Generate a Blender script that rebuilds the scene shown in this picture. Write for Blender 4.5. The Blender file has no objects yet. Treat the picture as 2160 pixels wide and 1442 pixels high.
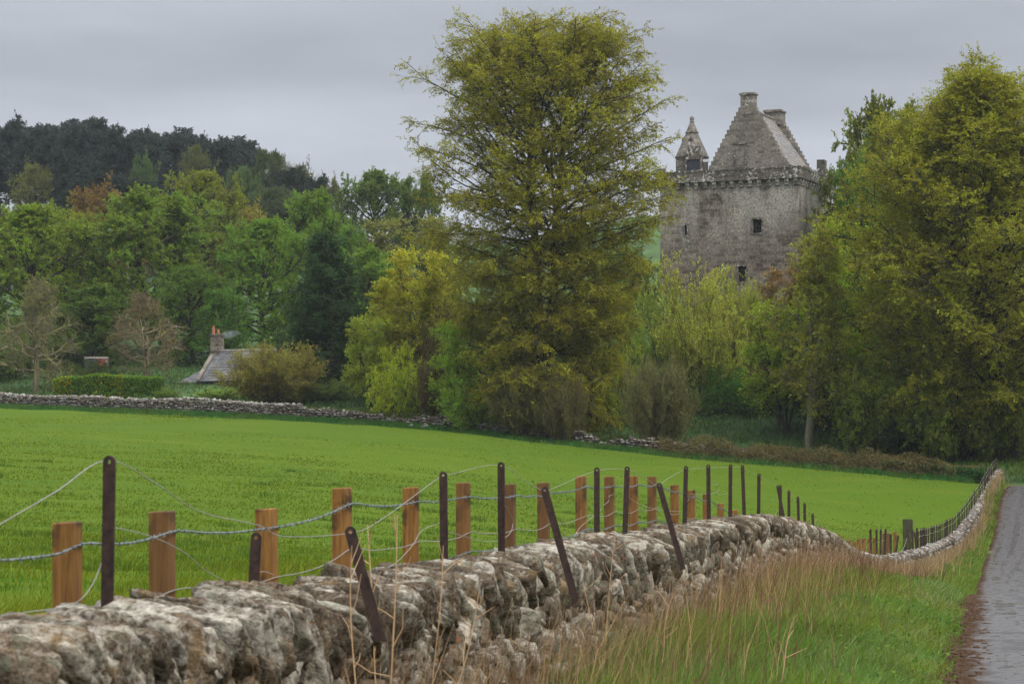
import bpy, math, random
import numpy as np
from mathutils import Vector
R = math.radians
S = bpy.context.scene
COL = S.collection
rnd = random.Random(7)

# ------------------------------------------------------------------ camera, sky, sun, exposure
F = 5100.0; CX = 1080.0; HY = 960.0          # focal length and horizon of the photograph in its own pixels
cam = bpy.data.cameras.new('camera'); camo = bpy.data.objects.new('camera', cam); COL.objects.link(camo)
camo.location = (0, 0, 0); camo.rotation_euler = (R(90), 0, 0)
cam.lens = 85.0; cam.sensor_width = 36; cam.shift_y = 239/2160
cam.clip_start = 0.1; cam.clip_end = 5000
cam.dof.use_dof = True; cam.dof.focus_distance = 70; cam.dof.aperture_fstop = 10
S.camera = camo
S.view_settings.view_transform = 'Standard'; S.view_settings.look = 'None'
S.view_settings.exposure = 1.2; S.view_settings.gamma = 1
S.cycles.max_bounces = 6; S.cycles.diffuse_bounces = 3; S.cycles.glossy_bounces = 2; S.cycles.transmission_bounces = 3
S.cycles.transparent_max_bounces = 4; S.cycles.volume_bounces = 0
S.cycles.use_denoising = True

SUN_EL, SUN_AZ = 46, 138
w = bpy.data.worlds.new('World'); S.world = w; w.use_nodes = True
nt = w.node_tree; nt.nodes.clear()
def N(t, typ, **kw):
    n = t.nodes.new(typ)
    for k, v in kw.items():
        if k.startswith('i_'): n.inputs[k[2:].replace('_', ' ')].default_value = v
        else: setattr(n, k, v)
    return n
out = N(nt, 'ShaderNodeOutputWorld'); bg = N(nt, 'ShaderNodeBackground'); bg.inputs['Strength'].default_value = 0.1
sky = N(nt, 'ShaderNodeTexSky', sky_type='NISHITA', sun_disc=False, sun_elevation=R(SUN_EL), sun_rotation=R(SUN_AZ))
tc = N(nt, 'ShaderNodeTexCoord'); sep = N(nt, 'ShaderNodeSeparateXYZ'); nt.links.new(tc.outputs['Generated'], sep.inputs[0])
# overcast deck: darker band above the bright strip at the horizon, brightest overhead
rmp = N(nt, 'ShaderNodeValToRGB'); cr = rmp.color_ramp
stops = [(0.0, (2.7, 2.8, 3.0)), (0.05, (2.65, 2.76, 3.0)), (0.10, (2.25, 2.35, 2.6)), (0.16, (1.85, 1.94, 2.15)), (0.26, (2.1, 2.2, 2.4)), (0.5, (6.6, 6.8, 7.2)), (1.0, (13, 13.2, 13.6))]
cr.elements[0].position = stops[0][0]; cr.elements[1].position = 1.0
while len(cr.elements) < len(stops): cr.elements.new(0.5)
for e, (p, c) in zip(cr.elements, stops): e.position = p; e.color = (*c, 1)
nt.links.new(sep.outputs['Z'], rmp.inputs[0])
mp = N(nt, 'ShaderNodeMapping'); mp.inputs['Scale'].default_value = (1.6, 1.6, 8.0); nt.links.new(tc.outputs['Generated'], mp.inputs[0])
nz = N(nt, 'ShaderNodeTexNoise'); nz.inputs['Scale'].default_value = 2.6; nz.inputs['Detail'].default_value = 5; nz.inputs['Roughness'].default_value = 0.5
nt.links.new(mp.outputs[0], nz.inputs['Vector'])
mr = N(nt, 'ShaderNodeMapRange'); mr.inputs['From Min'].default_value = 0.3; mr.inputs['From Max'].default_value = 0.7
mr.inputs['To Min'].default_value = 0.76; mr.inputs['To Max'].default_value = 1.22; nt.links.new(nz.outputs['Fac'], mr.inputs['Value'])
mul = N(nt, 'ShaderNodeVectorMath', operation='SCALE'); nt.links.new(rmp.outputs[0], mul.inputs[0]); nt.links.new(mr.outputs[0], mul.inputs['Scale'])
mx = N(nt, 'ShaderNodeMixRGB'); mx.inputs[0].default_value = 0.96
nt.links.new(sky.outputs[0], mx.inputs[1]); nt.links.new(mul.outputs[0], mx.inputs[2])
nt.links.new(mx.outputs[0], bg.inputs[0]); nt.links.new(bg.outputs[0], out.inputs[0])

sl = bpy.data.lights.new('sun', 'SUN'); so = bpy.data.objects.new('sun', sl); COL.objects.link(so)
sl.energy = 1.2; sl.angle = R(25); sl.color = (1.0, 0.96, 0.9)
sd = Vector((math.sin(R(SUN_AZ))*math.cos(R(SUN_EL)), math.cos(R(SUN_AZ))*math.cos(R(SUN_EL)), math.sin(R(SUN_EL))))
so.rotation_euler = sd.to_track_quat('Z', 'Y').to_euler()

# ------------------------------------------------------------------ helpers
def at(px, py, Y): return np.array([(px-CX)/F*Y, Y, (HY-py)/F*Y])

def tag(o, label=None, cat=None, group=None, kind=None):
    if label: o['label'] = label
    if cat: o['category'] = cat
    if group: o['group'] = group
    if kind: o['kind'] = kind
    return o

def empty(name, loc=(0, 0, 0), rz=0.0):
    o = bpy.data.objects.new(name, None); o.location = loc; o.rotation_euler = (0, 0, rz); COL.objects.link(o)
    o.empty_display_size = 0.2
    return o

def npmesh(name, V, Fa, mat=None, attrs=None, smooth=False):
    """V (n,3); Fa: list of (m,k) int arrays"""
    me = bpy.data.meshes.new(name)
    V = np.asarray(V, dtype=np.float32)
    if not isinstance(Fa, list): Fa = [Fa]
    Fa = [np.asarray(f, dtype=np.int32) for f in Fa if len(f)]
    li = np.concatenate([f.ravel() for f in Fa])
    tot = np.concatenate([np.full(len(f), f.shape[1], dtype=np.int32) for f in Fa])
    st = np.concatenate([[0], np.cumsum(tot)[:-1]]).astype(np.int32)
    me.vertices.add(len(V)); me.vertices.foreach_set('co', V.ravel())
    me.loops.add(len(li)); me.loops.foreach_set('vertex_index', li)
    me.polygons.add(len(st)); me.polygons.foreach_set('loop_start', st)
    me.update(calc_edges=True)
    if smooth: me.polygons.foreach_set('use_smooth', np.ones(len(st), dtype=bool))
    for k, (dom, val) in (attrs or {}).items():
        a = me.attributes.new(k, 'FLOAT', dom); a.data.foreach_set('value', np.asarray(val, dtype=np.float32))
    if mat: me.materials.append(mat)
    return me

def link(name, me, parent=None, loc=None, rz=None):
    o = bpy.data.objects.new(name, me); COL.objects.link(o)
    if parent: o.parent = parent
    if loc is not None: o.location = loc
    if rz is not None: o.rotation_euler = (0, 0, rz)
    return o

class MB:
    """collects simple shapes into ONE mesh"""
    def __init__(s): s.v = []; s.f = []
    def add(s, vs, fs):
        b = len(s.v); s.v += [tuple(map(float, v)) for v in vs]; s.f += [tuple(b+i for i in f) for f in fs]
    def box(s, x0, x1, y0, y1, z0, z1, jit=0):
        j = (lambda: rnd.uniform(-jit, jit)) if jit else (lambda: 0)
        vs = [(x+j(), y+j(), z+j()) for z in (z0, z1) for y in (y0, y1) for x in (x0, x1)]
        s.add(vs, [(0, 2, 3, 1), (4, 5, 7, 6), (0, 1, 5, 4), (1, 3, 7, 5), (3, 2, 6, 7), (2, 0, 4, 6)])
    def prism(s, poly, axis, a, b):
        """extrude a 2D polygon (ccw) along axis from a to b"""
        def P(u, v, t): return {'x': (t, u, v), 'y': (u, t, v), 'z': (u, v, t)}[axis]
        n = len(poly); vs = [P(u, v, a) for u, v in poly]+[P(u, v, b) for u, v in poly]
        s.add(vs, [tuple(range(n))[::-1], tuple(range(n, 2*n))]+[(i, (i+1) % n, n+(i+1) % n, n+i) for i in range(n)])
    def frustum(s, c, r0, r1, z0, z1, n=8, rot=0.0, cap=True):
        vs = [(c[0]+r*math.cos(rot+2*math.pi*i/n), c[1]+r*math.sin(rot+2*math.pi*i/n), z) for r, z in ((r0, z0), (r1, z1)) for i in range(n)]
        fs = [(i, (i+1) % n, n+(i+1) % n, n+i) for i in range(n)]
        if cap: fs += [tuple(range(n))[::-1], tuple(range(n, 2*n))]
        s.add(vs, fs)
    def bar(s, p, q, r, n=6):
        p, q = Vector(p), Vector(q); d = (q-p).normalized(); u = d.orthogonal().normalized(); v = d.cross(u)
        vs = [c+(u*math.cos(2*math.pi*i/n)+v*math.sin(2*math.pi*i/n))*r for c in (p, q) for i in range(n)]
        s.add(vs, [(i, (i+1) % n, n+(i+1) % n, n+i) for i in range(n)]+[tuple(range(n))[::-1], tuple(range(n, 2*n))])
    def build(s, name, mat, parent=None, smooth=False, bevel=0):
        me = bpy.data.meshes.new(name); me.from_pydata(s.v, [], s.f); me.update()
        if smooth: me.polygons.foreach_set('use_smooth', [True]*len(me.polygons))
        if mat: me.materials.append(mat)
        o = link(name, me, parent)
        if bevel:
            m = o.modifiers.new('bevel', 'BEVEL'); m.width = bevel; m.segments = 2; m.limit_method = 'ANGLE'
        return o

def hash3(i, j, k, seed):
    h = (i*374761393 + j*668265263 + k*2147483647 + seed*974634721) & 0xffffffff
    h = ((h ^ (h >> 13))*1274126177) & 0xffffffff
    return ((h ^ (h >> 16)) & 0xffff)/65535.0
def vnoise(P, seed=0):
    """value noise in 3-D, -1..1"""
    P = np.asarray(P, dtype=np.float64); I = np.floor(P).astype(np.int64); f = P-I; f = f*f*(3-2*f)
    r = 0
    for a in (0, 1):
        for b in (0, 1):
            for c in (0, 1):
                ww = (f[..., 0] if a else 1-f[..., 0])*(f[..., 1] if b else 1-f[..., 1])*(f[..., 2] if c else 1-f[..., 2])
                r = r + ww*hash3(I[..., 0]+a, I[..., 1]+b, I[..., 2]+c, seed)
    return r*2-1
def nrm(a): return a/np.maximum(np.linalg.norm(a, axis=-1, keepdims=True), 1e-9)

# ------------------------------------------------------------------ the lie of the land (eye level = 0)
WT_Y = [-60, 0, 9.3, 10, 12.8, 14.3, 17, 19.2, 23.7, 30.8, 38, 45, 49.6, 53.7, 62, 80, 99, 103, 115, 125, 135, 144, 155, 170, 220]
WT_Z = [-.5, -.55, -.62, -.65, -.68, -.715, -.743, -.73, -.81, -.85, -.946, -1.28, -1.52, -1.80, -2.45, -3.33, -3.84, -3.9, -4.05, -3.97, -3.3, -2.4, -.97, .3, 3]
def sm_interp(y, xs, ys, wid=2.0):
    y = np.asarray(y, float)
    return (np.interp(y-wid, xs, ys)+2*np.interp(y, xs, ys)+np.interp(y+wid, xs, ys))/4
def wall_top(Y): return sm_interp(Y, WT_Y, WT_Z, 1.0)
def wall_x(Y):
    Y = np.asarray(Y, float); return -3.8+0.195*Y+0.00048*np.maximum(0, Y-60)**2
def far_y(X):
    X = np.asarray(X, float); return np.maximum(175-0.7*X, 60)
def far_z(X):
    X = np.asarray(X, float)
    return np.interp(X, [-300, -80, -42.5, -26, -9.7, -2.8, 2.4, 10.6, 20, 25, 28.8, 60], [9, 6.0, 3.85, 3.1, 2.15, 1.5, .8, -.1, -.9, -1.4, -1.75, -3])
def wall_h(Y): return 1.15
def roadedge(Y): return np.interp(Y, [-50, 25, 38, 80, 103, 125, 144, 160], [3.7, 3.7, 3.75, 3.6, 3.0, 2.1, 1.6, 1.6])
def sstep(x, a, b):
    t = np.clip((x-a)/(b-a), 0, 1); return t*t*(3-2*t)
def ground(X, Y):
    X = np.asarray(X, float); Y = np.asarray(Y, float)
    s = X-wall_x(np.clip(Y, -60, 220))
    Yf = far_y(X); v = np.clip(Y/Yf, 0, 1)
    B = sm_interp(np.clip(Y, -60, 200), WT_Y, WT_Z, 5.0)-1.15
    re = roadedge(Y)
    # verge and road side
    side = B-0.07*sstep(s, 0.2, re-.5)-0.15*sstep(s, re-.85, re-.42)+np.where(s > re+3.5, 0.75*sstep(s, re+3.5, re+6.5), 0)
    # field side
    P = far_z(X)*v**1.25+(-1.95)*(1-v**1.25)
    dip = np.exp(-np.abs(s)/22.0)
    fieldz = (B+0.12)*dip+P*(1-dip)
    z = np.where(s > 0, side, fieldz)
    # far edge blends to the far wall base, then the land climbs to the wooded ridge
    base = far_z(np.clip(X, -300, 60))
    k = sstep(v, 0.86, 1.0); z = z*(1-k)+base*k
    D = np.maximum(Y-Yf, 0)
    Dm = np.maximum(np.interp(X, [-45, -5, 60], [415, 368, 350])-Yf, 50)
    slope = np.interp(X, [-80, -30, 0, 20, 40], [.175, .15, .165, .185, .18])
    hill = np.where(D < Dm, slope*D, slope*Dm-0.0009*(D-Dm)**2)
    hill = np.where(D < Dm, hill, np.maximum(hill, slope*Dm-25))
    return z+hill
def g1(x, y): return float(ground(np.array([x]), np.array([y]))[0])

# ------------------------------------------------------------------ materials
def newmat(name):
    m = bpy.data.materials.new(name); m.use_nodes = True; t = m.node_tree; t.nodes.clear()
    o = N(t, 'ShaderNodeOutputMaterial'); return m, t, o
def L(t, a, b): t.links.new(a, b)
def coords(t, scale=(1, 1, 1), kind='Object'):
    c = N(t, 'ShaderNodeTexCoord'); m = N(t, 'ShaderNodeMapping'); m.inputs['Scale'].default_value = scale
    L(t, c.outputs[kind], m.inputs[0]); return m.outputs[0]
def noise(t, vec, sc, det=4, rough=.55):
    n = N(t, 'ShaderNodeTexNoise'); n.inputs['Scale'].default_value = sc; n.inputs['Detail'].default_value = det
    n.inputs['Roughness'].default_value = rough; L(t, vec, n.inputs['Vector']); return n.outputs['Fac']
def ramp(t, fac, stops):
    r = N(t, 'ShaderNodeValToRGB'); e = r.color_ramp.elements
    e[0].position, e[1].position = stops[0][0], stops[-1][0]
    for p, c in stops[1:-1]: e.new(p)
    for el, (p, c) in zip(sorted(e, key=lambda q: q.position), stops):
        el.position = p; el.color = (c, c, c, 1) if isinstance(c, (int, float)) else (*c, 1)
    L(t, fac, r.inputs[0]); return r.outputs[0]
def mixc(t, fac, a, b, mode='MIX'):
    m = N(t, 'ShaderNodeMixRGB', blend_type=mode)
    for i, x in ((0, fac), (1, a), (2, b)):
        if isinstance(x, (int, float)): m.inputs[i].default_value = x
        elif isinstance(x, tuple): m.inputs[i].default_value = (*x, 1)
        else: L(t, x, m.inputs[i])
    return m.outputs[0]
def math_(t, op, a, b=None):
    m = N(t, 'ShaderNodeMath', operation=op)
    for i, x in ((0, a), (1, b)):
        if x is None: continue
        if isinstance(x, (int, float)): m.inputs[i].default_value = x
        else: L(t, x, m.inputs[i])
    return m.outputs[0]
def attr(t, name, kind='GEOMETRY'):
    a = N(t, 'ShaderNodeAttribute', attribute_name=name); a.attribute_type = kind; return a.outputs['Fac']
def princ(t, o, col, rough=.8, bump=None, bstr=.3, bdist=.02, spec=.3, metal=0.0):
    p = N(t, 'ShaderNodeBsdfPrincipled'); p.inputs['Specular IOR Level'].default_value = spec; p.inputs['Metallic'].default_value = metal
    for k, x in (('Base Color', col), ('Roughness', rough)):
        if isinstance(x, (int, float)): p.inputs[k].default_value = x
        elif isinstance(x, tuple): p.inputs[k].default_value = (*x, 1)
        else: L(t, x, p.inputs[k])
    if bump is not None:
        b = N(t, 'ShaderNodeBump'); b.inputs['Strength'].default_value = bstr; b.inputs['Distance'].default_value = bdist
        L(t, bump, b.inputs['Height']); L(t, b.outputs[0], p.inputs['Normal'])
    L(t, p.outputs[0], o.inputs['Surface']); return p

def leaf_mat(name, trans=0.5, hue=.05, vmin=.6, vmax=1.35, rough=.55):
    """leaf colour comes from the object's own colour, varied leaf by leaf"""
    m, t, o = newmat(name)
    oi = N(t, 'ShaderNodeObjectInfo'); a = attr(t, 'tint')
    h = N(t, 'ShaderNodeHueSaturation')
    L(t, oi.outputs['Color'], h.inputs['Color'])
    r1 = N(t, 'ShaderNodeMapRange'); L(t, a, r1.inputs[0]); r1.inputs['To Min'].default_value = .5-hue/2; r1.inputs['To Max'].default_value = .5+hue/2
    r2 = N(t, 'ShaderNodeMapRange'); L(t, attr(t, 'shade'), r2.inputs[0]); r2.inputs['To Min'].default_value = vmin; r2.inputs['To Max'].default_value = vmax
    L(t, r1.outputs[0], h.inputs['Hue']); L(t, r2.outputs[0], h.inputs['Value'])
    d = N(t, 'ShaderNodeBsdfPrincipled'); d.inputs['Roughness'].default_value = rough; d.inputs['Specular IOR Level'].default_value = .1
    tr = N(t, 'ShaderNodeBsdfTranslucent'); ms = N(t, 'ShaderNodeMixShader'); ms.inputs[0].default_value = trans
    L(t, h.outputs[0], d.inputs['Base Color']); L(t, h.outputs[0], tr.inputs[0])
    L(t, d.outputs[0], ms.inputs[1]); L(t, tr.outputs[0], ms.inputs[2]); L(t, ms.outputs[0], o.inputs['Surface'])
    return m
M = {}
M['leaf'] = leaf_mat('leaf')
M['straw'] = leaf_mat('straw', trans=.25, hue=.025, vmin=.55, vmax=1.45, rough=.6)
M['grassblade'] = leaf_mat('grass_blade', trans=.3, hue=.07, vmin=.6, vmax=1.4, rough=.45)

def bark_mat(name, c1, c2, moss=None):
    m, t, o = newmat(name); v = coords(t, (1, 1, .35))
    n = noise(t, v, 6, 5); c = ramp(t, n, [(.3, c1), (.7, c2)])
    if moss: c = mixc(t, ramp(t, noise(t, v, 1.3, 3), [(.45, 0.0), (.6, 1.0)]), c, moss)
    princ(t, o, c, .9, n, .5, .05, .1); return m
M['bark'] = bark_mat('bark', (.022, .019, .015), (.075, .065, .05))
M['barkgrey'] = bark_mat('bark_grey', (.09, .08, .06), (.24, .21, .16), (.12, .13, .06))
M['barkmoss'] = bark_mat('bark_moss', (.08, .065, .045), (.24, .20, .13), (.17, .165, .06))
M['twig'] = bark_mat('twig', (.07, .055, .025), (.17, .135, .06))

# field turf
m, t, o = newmat('field_turf'); v = coords(t)
n1 = noise(t, v, .06, 4); n2 = noise(t, v, .6, 5); n3 = noise(t, v, 9, 3)
c = mixc(t, ramp(t, n1, [(.35, 0.0), (.65, 1.0)]), (.068, .110, .009), (.056, .101, .010))
c = mixc(t, ramp(t, n2, [(.4, 0.0), (.62, .45)]), c, (.072, .10, .008))
c = mixc(t, ramp(t, n3, [(.35, .22), (.6, 0.0)]), c, (.05, .105, .010))
vst = coords(t, (.25, 1.1, 1)); c = mixc(t, ramp(t, noise(t, vst, 1.3, 5, .7), [(.38, .28), (.62, 0.0)]), c, (.045, .085, .010)); c = mixc(t, ramp(t, noise(t, vst, .5, 4), [(.5, 0.0), (.68, .4)]), c, (.10, .125, .014))
princ(t, o, c, .95, n3, .5, .06, .02); M['field'] = m
# verge soil under grass
m, t, o = newmat('verge_soil'); v = coords(t)
c = mixc(t, noise(t, v, .8, 5), (.06, .10, .02), (.13, .12, .045)); c = mixc(t, ramp(t, noise(t, v, 5, 3), [(.4, .6), (.6, 0.0)]), c, (.05, .05, .02))
princ(t, o, c, .9, noise(t, v, 9, 4), .6, .05, .1); M['verge'] = m
m, t, o = newmat('brown_soil'); v = coords(t); princ(t, o, mixc(t, noise(t, v, 12, 4), (.03, .018, .011), (.095, .06, .038)), .95, noise(t, v, 40, 3), .6, .01, .05); M['soil'] = m
# woodland floor / hill
m, t, o = newmat('woodland_floor'); v = coords(t)
c = mixc(t, ramp(t, noise(t, v, .12, 4), [(.38, 0.0), (.62, 1.0)]), (.035, .075, .025), (.055, .11, .03))
c = mixc(t, ramp(t, noise(t, v, .8, 5), [(.5, 0.0), (.66, .7)]), c, (.06, .045, .025))
princ(t, o, c, .9, noise(t, v, 2, 4), .6, .2, .1); M['woodfloor'] = m
# wet road
m, t, o = newmat('wet_tarmac'); v = coords(t)
a = attr(t, 'across'); al = attr(t, 'along')
cx = N(t, 'ShaderNodeCombineXYZ'); L(t, a, cx.inputs[0]); L(t, al, cx.inputs[1]); rv = cx.outputs[0]
mp2 = N(t, 'ShaderNodeMapping'); mp2.inputs['Scale'].default_value = (2.4, .09, 1); L(t, rv, mp2.inputs[0])
mp3 = N(t, 'ShaderNodeMapping'); mp3.inputs['Scale'].default_value = (1.0, 1.3, 1); L(t, rv, mp3.inputs[0])
tr_ = noise(t, mp2.outputs[0], 1.0, 3, .6); ts_ = noise(t, mp3.outputs[0], 1.0, 6, .75); n2 = noise(t, rv, 55, 2); n4 = noise(t, rv, 7, 4, .7)
n1 = math_(t, 'ADD', math_(t, 'MULTIPLY', tr_, .38), math_(t, 'ADD', math_(t, 'MULTIPLY', ts_, .42), math_(t, 'MULTIPLY', n4, .20)))
c = mixc(t, n2, (.026, .025, .026), (.075, .07, .07)); c = mixc(t, ramp(t, n1, [(.44, 0.0), (.60, .6)]), c, (.11, .10, .10)); c = mixc(t, ramp(t, noise(t, rv, 14, 3), [(.62, 0.0), (.70, .8)]), c, (.03, .022, .018))
edge = ramp(t, math_(t, 'ADD', math_(t, 'ADD', a, .12), math_(t, 'MULTIPLY', math_(t, 'SUBTRACT', noise(t, rv, 1.6, 5), .5), .7)), [(.04, 1.0), (.30, 0.0)])
c = mixc(t, edge, c, mixc(t, noise(t, rv, 9, 4), (.022, .013, .008), (.075, .045, .028)))
rr = ramp(t, n1, [(.455, .85), (.50, .5), (.55, .2)]); rr = mixc(t, edge, rr, (.95, .95, .95))
pr_ = princ(t, o, c, rr, math_(t, 'ADD', n2, math_(t, 'MULTIPLY', n4, 1.5)), .3, .006, .4)
L(t, math_(t, 'MULTIPLY', math_(t, 'SUBTRACT', 1.0, edge), .34), pr_.inputs['Specular IOR Level']); M['road'] = m

def stone_mat(name, dark, mid, pale, lich=.5, sc=1.0, ochre=True, st=(1, 2.6, 1)):
    m, t, o = newmat(name); v = coords(t, st)
    rv = attr(t, 'tint')
    n1 = noise(t, v, 4.0*sc, 5, .6); n2 = noise(t, v, 13*sc, 6, .7); n3 = noise(t, v, 60*sc, 4, .65); n4 = noise(t, v, 30*sc, 4, .6)
    c = mixc(t, rv, dark, mid); c = mixc(t, ramp(t, n1, [(.35, 0.0), (.7, .6)]), c, tuple(x*1.15 for x in mid))
    c = mixc(t, ramp(t, n4, [(.36, .65), (.55, 0.0)]), c, tuple(x*.55 for x in dark))
    c = mixc(t, ramp(t, n3, [(.36, .6), (.55, 0.0)]), c, tuple(x*.4 for x in dark))
    if ochre:
        c = mixc(t, ramp(t, noise(t, v, 2.3*sc, 3), [(.56, 0.0), (.68, .55)]), c, (.25, .165, .075))
        c = mixc(t, ramp(t, noise(t, v, 7*sc, 3), [(.70, 0.0), (.74, .6)]), c, (.36, .14, .05))
    lf = math_(t, 'ADD', math_(t, 'ADD', math_(t, 'MULTIPLY', n2, .75), math_(t, 'MULTIPLY', n1, .25)), math_(t, 'MULTIPLY', math_(t, 'SUBTRACT', attr(t, 'lich'), .5), .17))
    c = mixc(t, ramp(t, lf, [(lich-.05, 0.0), (lich+.03, .4), (lich+.16, .9)]), c, pale)
    c = mixc(t, ramp(t, n3, [(.30, .55), (.5, 0.0)]), c, tuple(x*.8 for x in dark))
    c = mixc(t, ramp(t, noise(t, v, 6*sc, 4), [(.56, 0.0), (.66, .6)]), c, (.13, .14, .10))
    princ(t, o, c, .9, math_(t, 'ADD', n2, math_(t, 'MULTIPLY', n3, .6)), .9, .016/sc, .12); return m
M['stone'] = stone_mat('drystone', (.058, .043, .030), (.175, .135, .095), (.54, .51, .43), .535)
M['farstone'] = stone_mat('far_drystone', (.05, .042, .034), (.17, .13, .105), (.50, .49, .45), .53, .6, st=(1, 1, 1))
m, t, o = newmat('wall_core'); princ(t, o, (.02, .017, .014), .95, None, spec=.05); M['core'] = m
# timber posts
m, t, o = newmat('new_timber'); v = coords(t, (1, 1, .08)); v2 = coords(t)
oi = N(t, 'ShaderNodeObjectInfo')
g = noise(t, v, 55, 4, .6); kn = noise(t, v2, 5, 3)
c = ramp(t, g, [(.3, (.085, .036, .010)), (.5, (.19, .088, .020)), (.72, (.29, .15, .042))])
c = mixc(t, ramp(t, kn, [(.52, 0.0), (.64, .85)]), c, (.03, .015, .008))
c = mixc(t, ramp(t, oi.outputs['Random'], [(0.0, 0.0), (.4, .1), (1.0, .8)]), c, (.085, .045, .02))
princ(t, o, c, .7, g, .4, .004, .25); M['timber'] = m
m, t, o = newmat('old_timber'); v = coords(t, (1, 1, .2)); c = mixc(t, noise(t, v, 14, 5), (.02, .02, .012), (.09, .085, .05))
c = mixc(t, ramp(t, noise(t, coords(t), 4, 4), [(.55, 0.0), (.66, .7)]), c, (.10, .11, .02)); princ(t, o, c, .9, noise(t, v, 20, 4), .6, .02, .1); M['oldtimber'] = m
m, t, o = newmat('rusty_iron'); v = coords(t); c = mixc(t, ramp(t, noise(t, v, 25, 5), [(.35, 0.0), (.7, 1.0)]), (.014, .0085, .0085), (.055, .028, .02))
princ(t, o, c, .65, noise(t, v, 60, 3), .5, .004, .35, .15); M['iron'] = m
m, t, o = newmat('galvanised_wire'); v = coords(t); c = mixc(t, noise(t, v, 8, 3), (.16, .15, .13), (.34, .325, .29)); princ(t, o, c, .5, None, spec=.5, metal=.3); M['wire'] = m
m, t, o = newmat('barbed_wire'); c = mixc(t, noise(t, coords(t), 20, 3), (.10, .13, .13), (.28, .32, .32)); princ(t, o, c, .45, None, spec=.5, metal=.5); M['barb'] = m
m, t, o = newmat('dry_stalk'); oi = N(t, 'ShaderNodeObjectInfo'); c = mixc(t, noise(t, coords(t), 9, 3), (.30, .175, .085), (.52, .36, .20)); princ(t, o, c, .8, None, spec=.2); M['stalk'] = m

# castle masonry: coursed ashlar with weather stains
def castle_mat(name, dark, mid, pale, wash, bw=.62, bh=.33, washamt=.6, lpt=.73):
    m, t, o = newmat(name); tcn = N(t, 'ShaderNodeTexCoord'); sp = N(t, 'ShaderNodeSeparateXYZ'); L(t, tcn.outputs['Object'], sp.inputs[0])
    cb = N(t, 'ShaderNodeCombineXYZ'); L(t, math_(t, 'ADD', sp.outputs['X'], sp.outputs['Y']), cb.inputs[0]); L(t, sp.outputs['Z'], cb.inputs[1])
    b = N(t, 'ShaderNodeTexBrick'); b.inputs['Scale'].default_value = 1; b.inputs['Brick Width'].default_value = bw; b.inputs['Row Height'].default_value = bh
    b.inputs['Mortar Size'].default_value = .022; b.inputs['Color1'].default_value = (*dark, 1); b.inputs['Color2'].default_value = (*mid, 1)
    b.inputs['Mortar'].default_value = (*tuple(x*.75+.02 for x in mid), 1); b.inputs['Bias'].default_value = 0.0; b.offset = .43
    jit = N(t, 'ShaderNodeVectorMath', operation='ADD'); nn = N(t, 'ShaderNodeTexNoise'); nn.inputs['Scale'].default_value = .9; L(t, cb.outputs[0], nn.inputs['Vector'])
    scn = N(t, 'ShaderNodeVectorMath', operation='SCALE'); scn.inputs['Scale'].default_value = .16; L(t, nn.outputs['Color'], scn.inputs[0])
    L(t, cb.outputs[0], jit.inputs[0]); L(t, scn.outputs[0], jit.inputs[1]); L(t, jit.outputs[0], b.inputs['Vector'])
    v = tcn.outputs['Object']
    c = mixc(t, ramp(t, noise(t, v, .5, 5, .65), [(.40, 0.0), (.66, .55)]), b.outputs[0], tuple(x*.8 for x in dark))
    vs = N(t, 'ShaderNodeMapping'); vs.inputs['Scale'].default_value = (1, 1, .32); L(t, v, vs.inputs[0])
    st = noise(t, vs.outputs[0], .55, 6, .7)
    zf = N(t, 'ShaderNodeMapRange'); zf.inputs['From Min'].default_value = 10; zf.inputs['From Max'].default_value = 17.5; L(t, sp.outputs['Z'], zf.inputs[0])
    wf = math_(t, 'MULTIPLY', ramp(t, st, [(.42, 0.0), (.56, washamt)]), zf.outputs[0])
    c = mixc(t, wf, c, wash)
    fine = noise(t, v, 6, 5, .7)
    c = mixc(t, ramp(t, fine, [(.38, .65), (.56, 0.0)]), c, tuple(x*.4 for x in dark))
    lp = math_(t, 'MULTIPLY', noise(t, v, 4.5, 4, .65), math_(t, 'ADD', .55, noise(t, v, .35, 3)))
    c = mixc(t, ramp(t, lp, [(lpt, 0.0), (lpt+.06, .75)]), c, pale)
    bm = math_(t, 'ADD', math_(t, 'MULTIPLY', b.outputs['Fac'], -1.0), math_(t, 'MULTIPLY', fine, .7))
    princ(t, o, c, .92, bm, .6, .05, .1); return m
M['castle'] = castle_mat('ashlar', (.08, .067, .053), (.28, .235, .19), (.55, .54, .48), (.46, .45, .40), washamt=.75, lpt=.70)
M['castledark'] = castle_mat('ashlar_dark', (.075, .066, .055), (.19, .165, .14), (.55, .54, .49), (.2, .19, .17), .5, .3, .2, .60)
M['castlepale'] = castle_mat('ashlar_pale', (.18, .155, .13), (.33, .29, .25), (.45, .43, .4), (.3, .28, .25), .8, .42, .2)
M['cap'] = castle_mat('ashlar_cap', (.12, .107, .09), (.30, .265, .225), (.48, .47, .42), (.2, .19, .17), .55, .27, .3, .68)
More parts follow.
